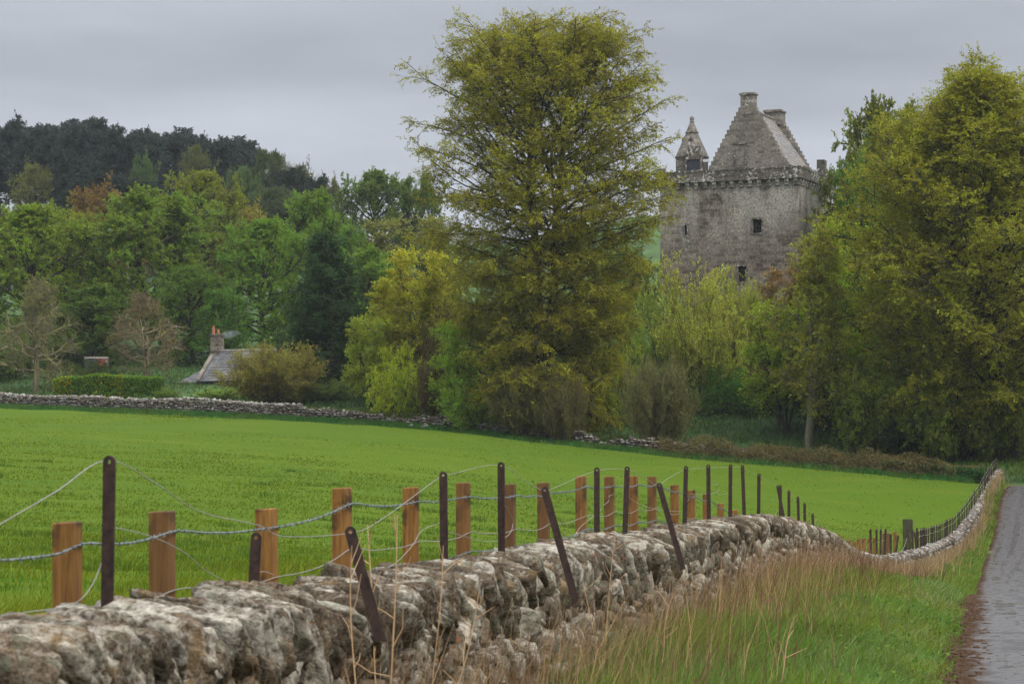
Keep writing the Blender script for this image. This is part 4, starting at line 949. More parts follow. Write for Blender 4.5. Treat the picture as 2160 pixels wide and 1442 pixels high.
LIB['round2'] = make_tree(22, 16, rp(6.2), n1=64, n2=9, n3=6, nl=18, cb=.12, leaf=(.26, .18), stems=2, spread=.2, elev=(10, 72), bend1=.5, bend2=.3, flat2=.25, l2=.5, l3=.95, leafflat=.4, trunk_r=.3)
LIB['round3'] = make_tree(23, 16, [(0, 3), (.2, 5), (.4, 6), (.62, 5.6), (.8, 4.4), (.92, 2.8), (1, 1)], n1=56, n2=8, n3=6, nl=15, cb=.15, leaf=(.25, .17), stems=3, spread=.18, elev=(15, 74), bend1=.5, bend2=.25, flat2=.3, l2=.48, l3=.95, trunk_r=.28)
LIB['slender'] = make_tree(31, 15, [(0, .5), (.2, 1.8), (.4, 2.7), (.6, 2.6), (.8, 1.9), (1, .5)], n1=44, n2=7, n3=5, nl=10, cb=.16, leaf=(.19, .13), stems=2, spread=.035, elev=(25, 72), bend1=.4, flat2=.3, l2=.5, l3=.7, trunk_r=.23, bark='barkgrey')
LIB['birch'] = make_tree(32, 11, [(0, 1.6), (.2, 2.6), (.45, 3.2), (.65, 2.8), (.85, 1.8), (1, .5)], n1=46, n2=8, n3=5, nl=12, cb=.14, leaf=(.18, .13), stems=3, spread=.22, elev=(20, 72), bend1=.4, flat2=.3, l2=.5, l3=.75, trunk_r=.11)
LIB['bush'] = make_tree(41, 6, [(0, 2.2)], n1=30, n2=9, n3=6, nl=14, leaf=(.17, .12), shrub=True, elev=(62, 0), bend1=.15, bend2=.2, flat2=.3, l2=.38, l3=.6, n1t0=.12, trunk_r=.06)
LIB['twigbush'] = make_tree(42, 5, [(0, 2.0)], n1=90, n2=10, n3=5, nl=8, leaf=(.16, .08), shrub=True, elev=(52, 0), bend1=.1, bend2=.55, bend3=.4, flat2=.1, l2=.34, l3=.6, n1t0=.2, ang2=28, trunk_r=.035, bark='twig', tw=.9)
LIB['fanshrub'] = make_tree(43, 9.5, [(0, 1.6)], n1=44, n2=10, n3=6, nl=13, leaf=(.16, .11), shrub=True, elev=(46, 0), bend1=.05, bend2=.35, flat2=.2, l2=.36, l3=.75, n1t0=.22, ang2=35, trunk_r=.06, bark='twig')
LIB['bare'] = make_tree(51, 9, rp(3.7), n1=44, n2=8, n3=5, nl=2, cb=.18, leaf=(.15, .11), stems=2, spread=.12, elev=(5, 70), bend1=.25, bend2=.2, flat2=.1, l2=.55, l3=.8, trunk_r=.22, wob=.17, bark='barkmoss', tw=1.5)
LIB['yew'] = make_tree(61, 14, [(0, 3.3), (.12, 3.5), (.3, 3.4), (.5, 2.9), (.7, 2.1), (.88, 1.1), (1, .25)], n1=110, n2=8, n3=6, nl=14, cb=.02, leaf=(.22, .11), elev=(10, 60), bend1=.3, bend2=.3, flat2=.3, l2=.42, l3=.65, trunk_r=.3)
def pine(seed, H, r, cb):
    return make_tree(seed, H, [(0, r), (cb, r*.8), (cb+.15, r), (.8, r*.85), (.93, r*.6), (1, r*.25)], n1=34, n2=7, n3=6, nl=13, cb=cb, leaf=(.42, .17), elev=(8, 60), bend1=.35, bend2=.5, bend3=.5, flat2=.4, l2=.42, l3=.7, leafflat=.1, trunk_r=.24, wob=.13, leaf_t0=.35, lean=.06)
LIB['pine1'] = pine(71, 16, 3.6, .52); LIB['pine2'] = pine(72, 17, 3.2, .45); LIB['pine3'] = pine(73, 14, 3.9, .38)

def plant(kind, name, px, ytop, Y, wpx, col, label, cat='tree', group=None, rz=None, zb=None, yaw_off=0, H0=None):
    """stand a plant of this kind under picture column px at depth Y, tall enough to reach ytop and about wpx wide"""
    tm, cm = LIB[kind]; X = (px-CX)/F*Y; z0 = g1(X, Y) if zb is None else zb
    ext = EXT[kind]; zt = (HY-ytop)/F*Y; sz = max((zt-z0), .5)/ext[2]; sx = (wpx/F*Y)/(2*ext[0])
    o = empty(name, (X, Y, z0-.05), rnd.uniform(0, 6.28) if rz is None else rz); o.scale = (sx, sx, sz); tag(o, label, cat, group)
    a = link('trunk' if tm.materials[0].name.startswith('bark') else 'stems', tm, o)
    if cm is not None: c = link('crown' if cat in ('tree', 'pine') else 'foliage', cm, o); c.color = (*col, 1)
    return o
EXT = {}
for k, (tm, cm) in LIB.items():
    me = cm or tm; v = np.empty(len(me.vertices)*3, np.float32); me.vertices.foreach_get('co', v); v = v.reshape(-1, 3)
    EXT[k] = (float(np.percentile(np.abs(v[:, 0]), 98.5)), 0, float(np.percentile(v[:, 2], 99.8)))

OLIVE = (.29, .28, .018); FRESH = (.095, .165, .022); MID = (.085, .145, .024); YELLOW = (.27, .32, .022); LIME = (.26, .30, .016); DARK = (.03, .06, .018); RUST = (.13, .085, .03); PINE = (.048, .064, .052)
# the great beech, the big tree by the road, and what stands close to the far wall
plant('beech', 'beech_tree', 1150, 46, 178, 468, OLIVE, 'huge olive green beech with two stems towering left of the castle', rz=0)
plant('bigbeech', 'beech_tree', 2100, 138, 163, 570, (.28, .285, .018), 'huge yellow green tree with windswept top beside the road', rz=.6)
near = [
 ('round2', 'deciduous_tree', 1860, 215, 198, 270, (.11, .125, .022), 'dark olive tree reaching toward the castle from behind the roadside giant'),
 ('round3', 'deciduous_tree', 1812, 318, 188, 150, (.085, .15, .02), 'fresh mid green tree touching the right side of the castle'),
 ('birch', 'young_tree', 1768, 468, 174, 175, (.27, .36, .02), 'bright lime tree below the fresh green one right of the castle'),
 ('slender', 'slender_tree', 1705, 488, 168, 190, (.21, .21, .022), 'slender tree with pale bare trunk and bronze olive leaves'),
 ('slender', 'young_tree', 1640, 560, 176, 120, (.20, .13, .04), 'small reddish bronze tree tip before the castle wall'),
 ('birch', 'young_tree', 1660, 640, 174, 170, (.21, .27, .02), 'low yellow green tree left of the slender pale trunk'),
 ('fanshrub', 'fan_shrub', 1475, 548, 186, 250, (.27, .29, .04), 'tall fan of thin stems with pale yellow green leaves under the castle'),
 ('fanshrub', 'fan_shrub', 1555, 575, 188, 170, (.22, .25, .035), 'shorter yellowish fan of stems at the foot of the castle right corner'),
 ('fanshrub', 'fan_shrub', 1395, 600, 190, 190, (.19, .26, .035), 'greener fan of thin stems between beech and castle'),
 ('twigbush', 'twiggy_shrub', 1388, 752, 170, 150, (.12, .12, .04), 'grey brown multi stemmed twiggy shrub on the bank right of the beech', ),
 ('bush', 'leafy_bush', 1270, 690, 181, 160, (.2, .24, .02), 'drooping yellow green bush against the right foot of the beech'),
 ('twigbush', 'twiggy_shrub', 1110, 770, 174, 130, (.10, .10, .03), 'brown twiggy shrub in front of the beech trunk'),
 ('twigbush', 'twiggy_shrub', 1190, 790, 172, 100, (.10, .095, .03), 'small brown twiggy shrub just right of the beech trunk foot'),
 ('birch', 'young_tree', 985, 680, 180, 140, (.19, .27, .02), 'bright green young tree close at the left of the beech'),
 ('bush', 'leafy_bush', 1000, 790, 177, 120, (.13, .21, .02), 'low green bush at the wall left of the beech trunk'),
 ('twigbush', 'twiggy_shrub', 922, 752, 182, 110, (.10, .075, .03), 'dull brown bush between two bright green bushes'),
 ('bush', 'leafy_bush', 842, 728, 183, 120, LIME, 'round bright lime bush standing behind the sagging far wall'),
 ('birch', 'young_tree', 905, 528, 196, 180, (.28, .27, .018), 'tall yellow leaved young tree left of the beech with thin dark stems'),
 ('birch', 'young_tree', 835, 590, 194, 150, (.28, .28, .018), 'yellow green young tree between the dark yew and the tallest yellow one'),
 ('birch', 'young_tree', 785, 670, 192, 110, (.23, .27, .025), 'lower yellow green tree leaning over the foot of the dark yew'),
 ('bush', 'leafy_bush', 945, 640, 190, 110, (.09, .07, .025), 'dark red brown leafed bush in the shade behind the lime bush'),
 ('yew', 'yew_tree', 692, 492, 204, 168, DARK, 'dense very dark conical evergreen right of the cottage'),
 ('twigbush', 'broom_bush', 585, 724, 196, 200, (.17, .155, .028), 'big rounded brown olive broom bush hiding the cottage end'),
 ('bush', 'leafy_bush', 700, 800, 198, 140, (.12, .16, .035), 'low pale green bramble bush along the wall beneath the dark evergreen'),
 ('bush', 'leafy_bush', 478, 815, 203, 110, (.16, .22, .03), 'low green garden bush before the cottage lean-to'),
 ('bush', 'leafy_bush', 352, 815, 205, 50, (.16, .23, .03), 'small light green bush at the right end of the clipped hedge'),
 ('bare', 'bare_tree', 75, 580, 214, 170, (.16, .17, .04), 'nearly leafless grey tree with twisted branches near the left edge'),
 ('bare', 'bare_tree', 310, 612, 217, 150, (.20, .13, .05), 'nearly leafless brown tree between hedge and cottage chimney'),
 ('bush', 'leafy_bush', 192, 759, 219, 105, (.08, .11, .02), 'small olive bush in front of the red ended trailer'),
 ('round1', 'deciduous_tree', 75, 432, 238, 285, (.115, .165, .02), 'broad olive green tree at the left edge behind the bare grey one'),
 ('round2', 'deciduous_tree', 310, 400, 242, 290, (.10, .15, .022), 'broad dome of mid green tree above the leafless brown one'),
 ('round3', 'deciduous_tree', 170, 440, 250, 170, (.13, .145, .02), 'golden green tree between the two broad domes at left'),
 ('round3', 'deciduous_tree', 215, 386, 285, 190, RUST, 'rusty orange leafed tree top below the hilltop pines'),
 ('round1', 'deciduous_tree', 430, 362, 290, 195, (.125, .145, .018), 'olive tree with rounded head rising before the hill wood'),
 ('round1', 'deciduous_tree', 560, 462, 236, 210, FRESH, 'fresh blue green tree rising directly behind the cottage roof'),
 ('round2', 'deciduous_tree', 655, 402, 268, 160, (.10, .165, .022), 'yellowish green tree head above the dark evergreen'),
 ('round3', 'deciduous_tree', 530, 430, 300, 130, (.17, .15, .03), 'pale bronze tree in the gap between the olive head and the fresh green'),
 ('round1', 'deciduous_tree', 795, 360, 305, 180, (.075, .12, .026), 'hazy green tree on the skyline left of the great beech'),
 ('round3', 'deciduous_tree', 885, 365, 300, 120, (.08, .12, .026), 'hazy green tree half hidden by the left boughs of the beech'),
 ('birch', 'deciduous_tree', 890, 455, 255, 180, (.13, .135, .035), 'thin dull olive tree behind the left boughs of the beech'),
 ('round2', 'deciduous_tree', 770, 520, 240, 160, (.11, .18, .028), 'soft yellow green tree behind the upper right side of the evergreen'),
 ('round3', 'deciduous_tree', 735, 470, 262, 110, (.09, .16, .03), 'narrow fresh green tree above the right shoulder of the evergreen'),
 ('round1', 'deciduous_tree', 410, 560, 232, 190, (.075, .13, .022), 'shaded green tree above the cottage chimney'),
 ('round3', 'deciduous_tree', 475, 600, 226, 130, (.07, .14, .024), 'low fresh green tree just behind the cottage chimney pots'),
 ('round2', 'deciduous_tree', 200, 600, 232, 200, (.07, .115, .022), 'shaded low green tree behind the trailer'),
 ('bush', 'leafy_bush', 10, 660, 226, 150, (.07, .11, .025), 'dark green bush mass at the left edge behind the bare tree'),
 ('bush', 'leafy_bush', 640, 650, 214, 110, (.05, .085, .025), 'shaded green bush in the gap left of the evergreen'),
 ('bush', 'leafy_bush', 1050, 560, 196, 170, (.10, .13, .022), 'green bush deep behind the beech stems on the left'),
 ('bush', 'leafy_bush', 1250, 540, 200, 180, (.10, .14, .022), 'green bush deep behind the beech stems on the right'),
 ('round3', 'deciduous_tree', 1330, 520, 215, 170, (.10, .15, .025), 'green tree closing the gap between beech and castle'),
 ('round2', 'deciduous_tree', 1950, 420, 178, 330, (.12, .15, .02), 'dense lower tree within the skirts of the roadside giant'),
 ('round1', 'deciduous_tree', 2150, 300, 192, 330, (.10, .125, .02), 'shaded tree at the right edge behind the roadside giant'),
 ('bush', 'leafy_bush', 1860, 740, 165, 200, (.13, .16, .02), 'shaded yellow green bush below the left skirts of the roadside giant'),
 ('bush', 'leafy_bush', 2010, 780, 161, 190, (.12, .15, .02), 'hanging leafy bush beneath the roadside giant above the corner'),
 ('bush', 'leafy_bush', 2130, 770, 160, 160, (.13, .16, .02), 'leafy bush at the right edge beside the road bend'),
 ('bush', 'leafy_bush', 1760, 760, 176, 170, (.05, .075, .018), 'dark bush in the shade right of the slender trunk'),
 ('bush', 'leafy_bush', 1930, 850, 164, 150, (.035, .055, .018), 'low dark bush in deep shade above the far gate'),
 ('bush', 'leafy_bush', 1530, 770, 184, 110, (.09, .19, .03), 'low green bush on the bank at the castle foot'),
 ('bush', 'leafy_bush', 1610, 780, 182, 120, (.075, .16, .03), 'dark green bush at the castle foot left of the slender trunk'),
]
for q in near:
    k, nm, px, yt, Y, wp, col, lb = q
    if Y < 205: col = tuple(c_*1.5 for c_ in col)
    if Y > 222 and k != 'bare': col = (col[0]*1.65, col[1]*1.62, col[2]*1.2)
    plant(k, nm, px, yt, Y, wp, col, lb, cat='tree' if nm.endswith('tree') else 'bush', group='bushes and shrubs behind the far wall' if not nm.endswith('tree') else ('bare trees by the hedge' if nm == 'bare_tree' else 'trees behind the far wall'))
# hilltop wood
hr = random.Random(5)
for i, px in enumerate([-70, -30, 8, 45, 85, 128, 165, 200, 240, 275, 310, 345, 385, 420, 455, 492, 522]):
    top = np.interp(px, [-80, 20, 60, 125, 160, 190, 230, 285, 330, 380, 440, 500, 530], [255, 252, 258, 262, 252, 248, 256, 268, 262, 270, 282, 292, 305])+hr.uniform(-3, 12)
    Y = hr.uniform(385, 412); plant(['pine1', 'pine2', 'pine3'][i % 3], 'pine_tree', px, top, Y, hr.uniform(105, 135), PINE, 'dark pine of the dense stand along the far left hilltop', 'tree', 'pines along the hilltop')
for i in range(16):
    px = hr.uniform(140, 600); Y = hr.uniform(345, 385); X = (px-CX)/F*Y; zt = g1(X, Y)+hr.uniform(10, 13); plant(['pine3', 'pine1', 'pine2'][i % 3], 'pine_tree', px, HY-F*zt/Y, Y, hr.uniform(85, 115), (.028, .044, .03), 'dark pine of the dense stand along the far left hilltop', 'tree', 'pines along the hilltop')
for px, yt, Y, wp, k, col, lb in [(70, 342, 380, 110, 'round3', (.17, .18, .04), 'pale yellow tree with flat layers in front of the hilltop pine trunks'), (302, 322, 372, 75, 'round3', (.10, .17, .045), 'small bright green tree among the dark hilltop pines'),
   (415, 308, 384, 80, 'round1', (.14, .16, .045), 'yellow tree caught among the tops of the hilltop pines'), (512, 352, 352, 95, 'round1', (.11, .17, .05), 'pale green tree below the right end of the pines'),
   (565, 318, 384, 95, 'round2', (.10, .13, .04), 'green tree ending the pine stand on the hill crest'), (600, 330, 392, 80, 'bare', (.09, .085, .05), 'grey bare crowned tree on the hill crest past the pines'), (618, 352, 380, 90, 'pine3', (.04, .055, .035), 'dull dark tree on the crest right of the bare crowned one'),
   (640, 342, 396, 70, 'round3', (.16, .16, .045), 'yellow tree standing on the falling crest of the hill wood'), (668, 370, 390, 75, 'pine3', (.035, .05, .035), 'last dark tree near the right end of the hill wood'), (700, 372, 392, 60, 'round3', (.17, .175, .05), 'pale yellow tree at the right tip of the hill wood'),
   (585, 395, 345, 130, 'round1', (.085, .12, .04), 'grey green tree on the slope under the bare crowned one'), (655, 412, 350, 110, 'round2', (.08, .12, .045), 'hazy green tree on the slope below the hill wood tip'), (110, 440, 330, 130, 'round2', (.12, .14, .04), 'pale green tree below the gap in the hilltop pines'), (20, 455, 320, 120, 'round1', (.17, .12, .05), 'faded orange tree low at the left edge beneath the pines'), (350, 420, 330, 120, 'round2', (.10, .13, .035), 'dull green tree on the slope under the pines'), (470, 420, 335, 120, 'round1', (.12, .13, .035), 'dull olive tree on the slope under the right pines')]:
    plant(k, 'bare_tree' if k == 'bare' else ('pine_tree' if k.startswith('pine') else 'hill_tree'), px, yt, Y, wp, col, lb, 'tree', 'trees of the hill wood')

# clipped hedge by the cottage
def hedge():
    Y = 207.0; a, c = at(112, 820, Y), at(342, 820, Y); L0 = c[0]-a[0]; z0 = g1((a[0]+c[0])/2, Y)-.2; zt = at(0, 797, Y)[2]-z0
    o = empty('clipped_hedge', (a[0], Y, z0)); tag(o, 'clipped green hedge with yellowing left end behind the far wall', 'hedge')
    g = np.random.default_rng(4); xs = np.linspace(0, L0, 40); hh = zt+.22*np.exp(-((xs-L0*.45)/1.5)**2)-.25*np.exp(-(xs/.8)**2)+.06*vnoise(np.stack([xs*1.5, xs*0, xs*0], -1), 2)
    b = MB()
    for i in range(39): b.box(xs[i], xs[i+1], .12, 1.1, 0, min(hh[i], hh[i+1])-.1)
    b.build('stems', M['core'], o)  # solid dark filling behind the leaves: the hedge's inner shade put into colour
    for nm, lo, hi, col in (('foliage', 0, 1, (.12, .23, .025)), ('yellow_foliage', -1, .25, (.42, .38, .02))):
        n = 9000 if nm == 'foliage' else 1400; x = g.random(n)*L0*(1 if nm == 'foliage' else .18); top = g.random(n) < .4
        if nm != 'foliage': x = np.where(g.random(n) < .25, L0*.45+g.normal(0, .9, n), np.where(g.random(n) < .25, L0*.62+g.normal(0, .3, n), x)); x = np.clip(x, 0, L0)
        h = np.interp(x, xs, hh); y = np.where(top, g.uniform(.05, 1.1, n), .05+g.normal(0, .06, n)); z = np.where(top, h+g.normal(0, .06, n), h*g.random(n)**.8)
        me = leaves(g, np.stack([x, y, z], -1), nrm(g.normal(0, 1, (n, 3))+np.array([0, -.5, .6])), .2, .14, .2, nm, clump=(.5, .5)); f = link(nm, me, o); f.color = (*col, 1)
        if nm != 'foliage': f['label'] = 'yellow patches of the hedge'
hedge()

# ------------------------------------------------------------------ grass, stalks, weeds, brambles (nobody could count these)
def blades(name, X, Y, h, wd, g, col, mat=None, lean=.35, wind=.10, z=None, curve=.5, bias=0.0, var=1.0):
    n = len(X); z = ground(X, Y) if z is None else z; a = g.uniform(0, 2*math.pi, n); d = np.stack([np.cos(a), np.sin(a), np.zeros(n)], -1)
    ln = (np.abs(g.normal(0, lean, n))*h)[:, None]; dv = d*ln; dv[:, 0] += wind*h
    a2 = g.uniform(0, math.pi, n); wv = np.stack([np.cos(a2), np.sin(a2)*.5, np.zeros(n)], -1)*(wd/2)[:, None]
    b = np.stack([X, Y, z-.02], -1); up = np.zeros((n, 3)); up[:, 2] = h
    m1 = b+up*.5+dv*.3*(1-curve*.4); tp = b+up*(1-.25*curve*g.random(n))[:, None]+dv
    V = np.stack([b-wv, b+wv, m1+wv*.8, m1-wv*.8, tp], 1).reshape(-1, 3); i = np.arange(n)[:, None]*5
    Q = i+np.array([[0, 1, 2, 3]]); T = i+np.array([[3, 2, 4]])
    P = np.stack([X, Y, X*0], -1); cl = np.clip(.5+var*(.45*vnoise(P/1.4, 31)+.25*vnoise(P/.35, 32))+bias, 0, 1)
    t = np.clip(cl+g.normal(0, .18, n), 0, 1); sh = np.clip(.5+var*(.35*vnoise(P/.7, 33)+g.normal(0, .2, n)), 0, 1)
    o = link(name, npmesh(name, V, [Q, T], mat or M['grassblade'], {'tint': ('FACE', np.concatenate([t, t])), 'shade': ('FACE', np.concatenate([sh, sh]))}))
    o.color = (*col, 1); o['kind'] = 'stuff'; return o
def ylog(g, n, a, b): return a*(b/a)**g.random(n)
g = np.random.default_rng(99)
# verge
n = 190000; Y = ylog(g, n, 7, 150); rw = roadedge(Y); s = .55+(rw-.62)*g.random(n); X = wall_x(Y)+s
k = s < rw-.22-.22*g.random(n)*(1+vnoise(np.stack([X, Y, X*0], -1)/.8, 55)); X, Y, s = X[k], Y[k], s[k]; n = len(X)
hgt = (.15+.32*np.clip(1-s/3.0, 0, 1))*g.uniform(.6, 1.4, n)*(1+.35*vnoise(np.stack([X, Y, X*0], -1)/.8, 8)); wd = np.maximum(.006, Y*.00042)*g.uniform(.7, 1.4, n)
blades('verge_grass', X, Y, hgt, wd, g, (.115, .175, .022), lean=.5, wind=.2)
# far side of the road and the outer bank
n = 14000; Y = ylog(g, n, 60, 175); X = wall_x(np.minimum(Y, 165))+roadedge(Y)+3.5+g.random(n)*7; k = (ground(X, Y) > -99) & ((Y < 144) | (Y > 158)); X, Y = X[k], Y[k]; n = len(X)
blades('roadside_grass', X, Y, .3*g.uniform(.6, 1.5, n), np.maximum(.01, Y*.0005), g, (.12, .18, .025))
n = 9000; X = g.uniform(26, 52, n); Y = far_y(X)+g.uniform(1.5, 9, n)+2; blades('roadside_grass', X, Y, .35*g.uniform(.6, 1.5, n), np.full(n, .08), g, (.12, .18, .025))
# dry straw among the grass near the wall
n = 17000; Y = ylog(g, n, 9, 150); s = .60+np.abs(g.normal(0, .55, n)); k = s < roadedge(Y)-.5; s, Y = s[k], Y[k]; X = wall_x(Y)+s; n = len(X)
k = g.random(n) < np.clip(.42+.7*vnoise(np.stack([X, Y, X*0], -1)/1.1, 12)+np.where((Y > 28) & (Y < 80), .35, 0)-.32*(Y < 25)-.2*(Y < 19)-.2*(s-1.1), 0.02, 1); X, Y, s = X[k], Y[k], s[k]; n = len(X)
blades('dry_grass', X, Y, g.uniform(.35, .95, n)*(1.1-.2*s), np.maximum(.004, Y*.00017)*g.uniform(.6, 1.4, n), g, (.30, .205, .10), M['straw'], lean=.3, curve=.2)
n = 1500; Y = ylog(g, n, 9.5, 110); s = .62+np.abs(g.normal(0, .65, n)); k = s < roadedge(Y)-.4; s, Y = s[k], Y[k]; X = wall_x(Y)+s; n = len(X)
blades('dry_grass', X, Y, g.uniform(.7, 1.25, n)*(1.05-.12*s), np.maximum(.005, Y*.00025)*g.uniform(.7, 1.4, n), g, (.33, .22, .11), M['straw'], lean=.32, curve=.1)
n = 900; Y = ylog(g, n, 9.5, 90); s = .7+np.abs(g.normal(0, .8, n)); k = s < roadedge(Y)-.4; s, Y = s[k], Y[k]; X = wall_x(Y)+s; n = len(X)
blades('dry_grass', X, Y, g.uniform(.6, 1.1, n), np.maximum(.005, Y*.00026)*g.uniform(.7, 1.4, n), g, (.11, .065, .035), M['straw'], lean=.4, curve=.1)
n = 4000; Y = ylog(g, n, 62, 152); s = .62+np.abs(g.normal(0, .28, n)); X = wall_x(Y)+s
blades('dry_grass', X, Y, g.uniform(.6, 1.15, n), Y*.00022*g.uniform(.7, 1.4, n), g, (.27, .19, .095), M['straw'], lean=.25, curve=.15)
n = 30000; Y = ylog(g, n, 8, 60); s = .8+(roadedge(Y)-1.15)*g.random(n); X = wall_x(Y)+s
blades('verge_grass', X, Y, g.uniform(.15, .42, n)*(1.15-.18*s), np.maximum(.007, Y*.00042)*g.uniform(.7, 1.5, n), g, (.15, .21, .07), lean=.6, wind=.25)
n = 1800; Y = ylog(g, n, 10, 70); s = .74+np.abs(g.normal(0, .9, n)); k = s < roadedge(Y)-.3; s, Y = s[k], Y[k]; X = wall_x(Y)+s; n = len(X)
blades('dead_stems', X, Y, g.uniform(.5, 1.05, n)*(1.1-.15*s), np.maximum(.005, Y*.00028)*g.uniform(.7, 1.4, n), g, (.15, .08, .045), M['straw'], lean=.3, curve=.1)
n = 2200; Y = ylog(g, n, 9.5, 60); s = .70+np.abs(g.normal(0, .10, n)); X = wall_x(Y)+s
blades('dead_stems', X, Y, g.uniform(.45, 1.0, n), np.maximum(.004, Y*.00022)*g.uniform(.7, 1.4, n), g, (.22, .14, .085), M['straw'], lean=.4, curve=.15)
# field: long blades near the wall, short turf further out
n = 95000; Y = ylog(g, n, 9, 60); u = g.random(n); X0_ = wall_x(Y)-.35; Xl = np.minimum(-Y*.235, X0_-2); X = X0_+(Xl-X0_)*u**1.25; 
hgt = np.where(X > X0_-7, .26, .14)*g.uniform(.5, 1.4, n)*np.clip(1.2-.012*Y, .5, 1.1); blades('field_grass', X, Y, hgt, np.maximum(.006, Y*.00045)*g.uniform(.7, 1.4, n), g, (.125, .165, .011), lean=.5, wind=.25, var=.7)
n = 110000; Y = 38+95*g.random(n)**1.5; Xr = wall_x(Y)-.4; Xl = -Y*.235; X = Xl+(Xr-Xl)*g.random(n); k = Y < far_y(X)-1; X, Y = X[k], Y[k]; n = len(X)
blades('field_grass', X, Y, .075*g.uniform(.5, 1.5, n), Y*.0005*g.uniform(.7, 1.4, n), g, (.105, .155, .011), lean=.6, wind=.3, var=.25)
n = 60000; Y = 100+105*g.random(n); Xr = wall_x(np.minimum(Y, 165))-.4; X = -Y*.235+(Xr+Y*.235)*g.random(n); k = Y < far_y(X)-1; X, Y = X[k], Y[k]; n = len(X)
blades('field_grass', X, Y, .06*g.uniform(.5, 1.5, n), Y*.0005*g.uniform(.7, 1.4, n), g, (.135, .20, .016), lean=.8, wind=.4, var=.2)
# darker tussocks
tc_ = np.stack([ylog(g, 260, 18, 120), g.random(260)], -1); Yc = tc_[:, 0]; Xc = -Yc*.23+(wall_x(Yc)-1+Yc*.23)*tc_[:, 1]; rep = 60
X = np.repeat(Xc, rep)+g.normal(0, .28, 260*rep)*np.repeat(g.uniform(.5, 1.6, 260), rep); Y = np.repeat(Yc, rep)+g.normal(0, .28, 260*rep); k = (X < wall_x(Y)-.5) & (Y < far_y(X)-2); X, Y = X[k], Y[k]; n = len(X)
blades('grass_tussocks', X, Y, .17*g.uniform(.6, 1.4, n), np.maximum(.008, Y*.0003), g, (.06, .115, .011))
# rank grass and nettles at the foot of the far wall
n = 42000; X = xf(-150)+(xf(2040)-xf(-150))*g.random(n); off = .2+np.abs(g.normal(0, 1.1, n)); Y = far_y(X)-off
blades('rank_grass', X, Y, (.62-.14*off).clip(.12)*g.uniform(.5, 1.3, n), np.full(n, .075)*g.uniform(.6, 1.4, n), g, (.045, .115, .018), lean=.4)
# woodland floor cover
n = 60000; X = g.uniform(-52, 55, n); D = .8+44*g.random(n)**1.5; Y = far_y(X)+D; k = Y < 240; X, Y = X[k], Y[k]; n = len(X)
blades('bluebell_leaves', X, Y, .4*g.uniform(.5, 1.4, n), np.full(n, .11)*g.uniform(.6, 1.4, n), g, (.07, .13, .034), lean=.6)
def leafmass(name, C, size, g, col, flat=.2):
    n = len(C); me = leaves(g, C, nrm(g.normal(0, 1, (n, 3))+np.array([0, 0, .4])), size, size*.7, flat, name, clump=(np.clip(.5+.5*vnoise(C/1.2, 41), 0, 1), np.clip(.5+.5*vnoise(C/.8, 42), 0, 1)))
    o = link(name, me); o.color = (*col, 1); o['kind'] = 'stuff'; return o
# brambles and scrub over the low far wall
n = 15000; px = g.uniform(1390, 2010, n); X = xf(px); off = g.normal(.1, .65, n); Y = far_y(X)-off; Z = far_z(X)+g.random(n)*1.35*np.clip(1.1-.35*np.abs(off), .2, 1)*(1+.35*vnoise(np.stack([X/1.3, X*0, X*0], -1), 14))
leafmass('bramble_leaves', np.stack([X, Y, Z], -1), .17, g, (.15, .13, .045))
def stems(name, X, Y, Z, L_, g, r, mat):
    n = len(X); d = g.normal(0, .6, (n, 3)); d[:, 2] = 1; P = grow(g, np.stack([X, Y, Z], -1), d, L_, 6, -1.3, .25); v, q = tubes(P, np.full(n, r), np.full(n, r*.5), 3)
    o = link(name, npmesh(name, v, q, mat)); o['kind'] = 'stuff'; return o
n = 2600; px = g.uniform(1380, 1960, n); X = xf(px); Y = far_y(X)-g.normal(.1, .5, n); stems('bramble_stems', X, Y, far_z(X), g.uniform(.8, 2.0, n), g, .022, M['twig'])
n = 4000; px = g.uniform(1850, 2075, n); X = xf(px); Y = far_y(X)-g.normal(.3, .35, n); leafmass('ivy_leaves', np.stack([X, Y, far_z(X)+g.random(n)*.9], -1), .18, g, (.035, .09, .02))
n = 9000; px = g.uniform(600, 1400, n); X = xf(px); Y = far_y(X)+np.abs(g.normal(.3, .7, n)); leafmass('undergrowth', np.stack([X, Y, far_z(X)+g.random(n)*1.2], -1), .17, g, (.10, .13, .03))
# scrub filling the wood floor's mid height
n = 26000; X = g.uniform(-55, 60, n); Y = far_y(X)+8+40*g.random(n); Z = ground(X, Y)+g.random(n)*2.2*np.clip(.55+.8*vnoise(np.stack([X, Y, X*0], -1)/4, 17), 0, 1); k = Y < 236; leafmass('undergrowth', np.stack([X, Y, Z], -1)[k], .24, g, (.07, .115, .028))
n = 2600; Y = ylog(g, n, 9, 75); s = roadedge(Y)+g.normal(-.17, .14, n); X = wall_x(Y)+s; sz = g.uniform(.012, .05, n)
v_, f_, t_, l_ = stones(np.stack([X, Y, ground(X, Y)+.045], -1), np.stack([sz, sz, sz*.7], -1), np.repeat(np.eye(3)[None], n, 0), 1, 77)
o = link('roadside_dirt', npmesh('roadside_dirt', v_, f_, M['soil'])); o['kind'] = 'stuff'
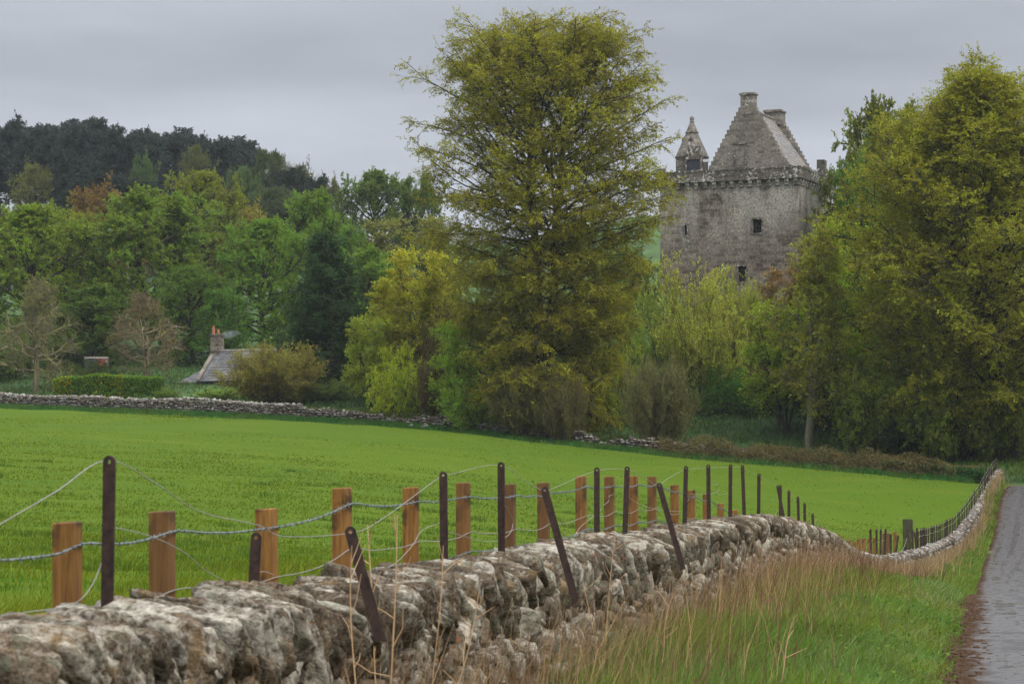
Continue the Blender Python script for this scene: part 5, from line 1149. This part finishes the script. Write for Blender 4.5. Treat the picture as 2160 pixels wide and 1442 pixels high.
# broad weeds in the verge
n = 5200; c0 = np.array([[1.9, 13.2], [2.2, 14.2], [2.6, 16], [3.0, 17.5], [4.9, 31], [5.3, 29], [7.2, 46], [1.3, 12.2], [8.4, 52], [3.8, 24]]); i = g.integers(0, len(c0), n); X = c0[i, 0]+g.normal(0, .45, n); Y = c0[i, 1]+g.normal(0, 1.6, n); s = X-wall_x(Y); k = (s > .7) & (s < roadedge(Y)-.15); X, Y = X[k], Y[k]
leafmass('broad_weeds', np.stack([X, Y, ground(X, Y)+.04+.2*g.random(len(X))], -1), .045, g, (.095, .175, .02), .4)
# tall dead stalks standing singly before the wall
def stalk(px, yb, yt, pt, sv, lb, r=.005, heads=True, mat='stalk'):
    Y = Y_of(px, sv); X = float(wall_x(Y))+sv; z0 = g1(X, Y); tp = at(pt, yt, Y); gg = np.random.default_rng(int(px)); bs = np.array([X, Y, z0])
    P = crom(np.array([bs, bs*.6+tp*.4+gg.normal(0, .015, 3), bs*.25+tp*.75+gg.normal(0, .02, 3), tp]), 4); V, Q = tube_np(P, np.linspace(r*1.3, r*.5, len(P)), 5); vs, qs, b = [V], [Q], len(V)
    for j in range(6 if heads else 3):
        a = P[int(len(P)*(.45+.08*j))]; e = a+nrm(np.array([gg.normal(0, .7), gg.normal(0, .4), .9]))*gg.uniform(.08, .22); v, q = tube_np(np.array([a, (a+e)/2+gg.normal(0, .01, 3), e]), np.array([r*.6, r*.5, r*.3]), 4); vs.append(v); qs.append(q+b); b += len(v)
    o = link('dead_stalk', npmesh('dead_stalk', np.vstack(vs)-bs, np.vstack(qs), M[mat], smooth=True)); o.location = tuple(bs); tag(o, lb, 'stalk', 'tall dead stalks before the near wall')
for q in [(800, 0, 1085, 838, .9, 'tall pale dead stalk crossing the leaning iron post'), (782, 0, 1150, 742, .95, 'bent dead stalk beside the foot of the leaning iron post', .004), (835, 0, 1105, 775, .85, 'dead umbel stalk rising right of the leaning iron post'), (905, 0, 1150, 935, .8, 'thin tan stalk before the second nearest tall iron post', .004),
          (880, 0, 1250, 1010, 1.0, 'slanting tan stalk leaning right over the coping stones', .004), (1270, 0, 1110, 1300, .8, 'dead stalk rising above the coping midway along the wall', .004), (1640, 0, 1320, 1668, 2.2, 'dark curved dead stalk in the tall verge grass', .006), (1380, 0, 1250, 1420, 1.2, 'straight tan stalk in the grass below the third leaning post', .005),
          (1290, 0, 1230, 1230, 1.1, 'thin stalk slanting left over the middle of the wall', .004), (1700, 0, 1180, 1760, 1.0, 'wispy dead stalk near the crest of the wall', .006)]: stalk(*q)

# ------------------------------------------------------------------ damp air
m, t, o = newmat('haze'); v = N(t, 'ShaderNodeVolumePrincipled'); v.inputs['Color'].default_value = (.86, .93, 1.0, 1); v.inputs['Density'].default_value = 0.00011; v.inputs['Anisotropy'].default_value = 0.2
L(t, v.outputs[0], o.inputs['Volume'])
b = MB(); b.box(-600, 500, -120, 2100, -60, 120); hz = b.build('haze', m); hz['kind'] = 'stuff'
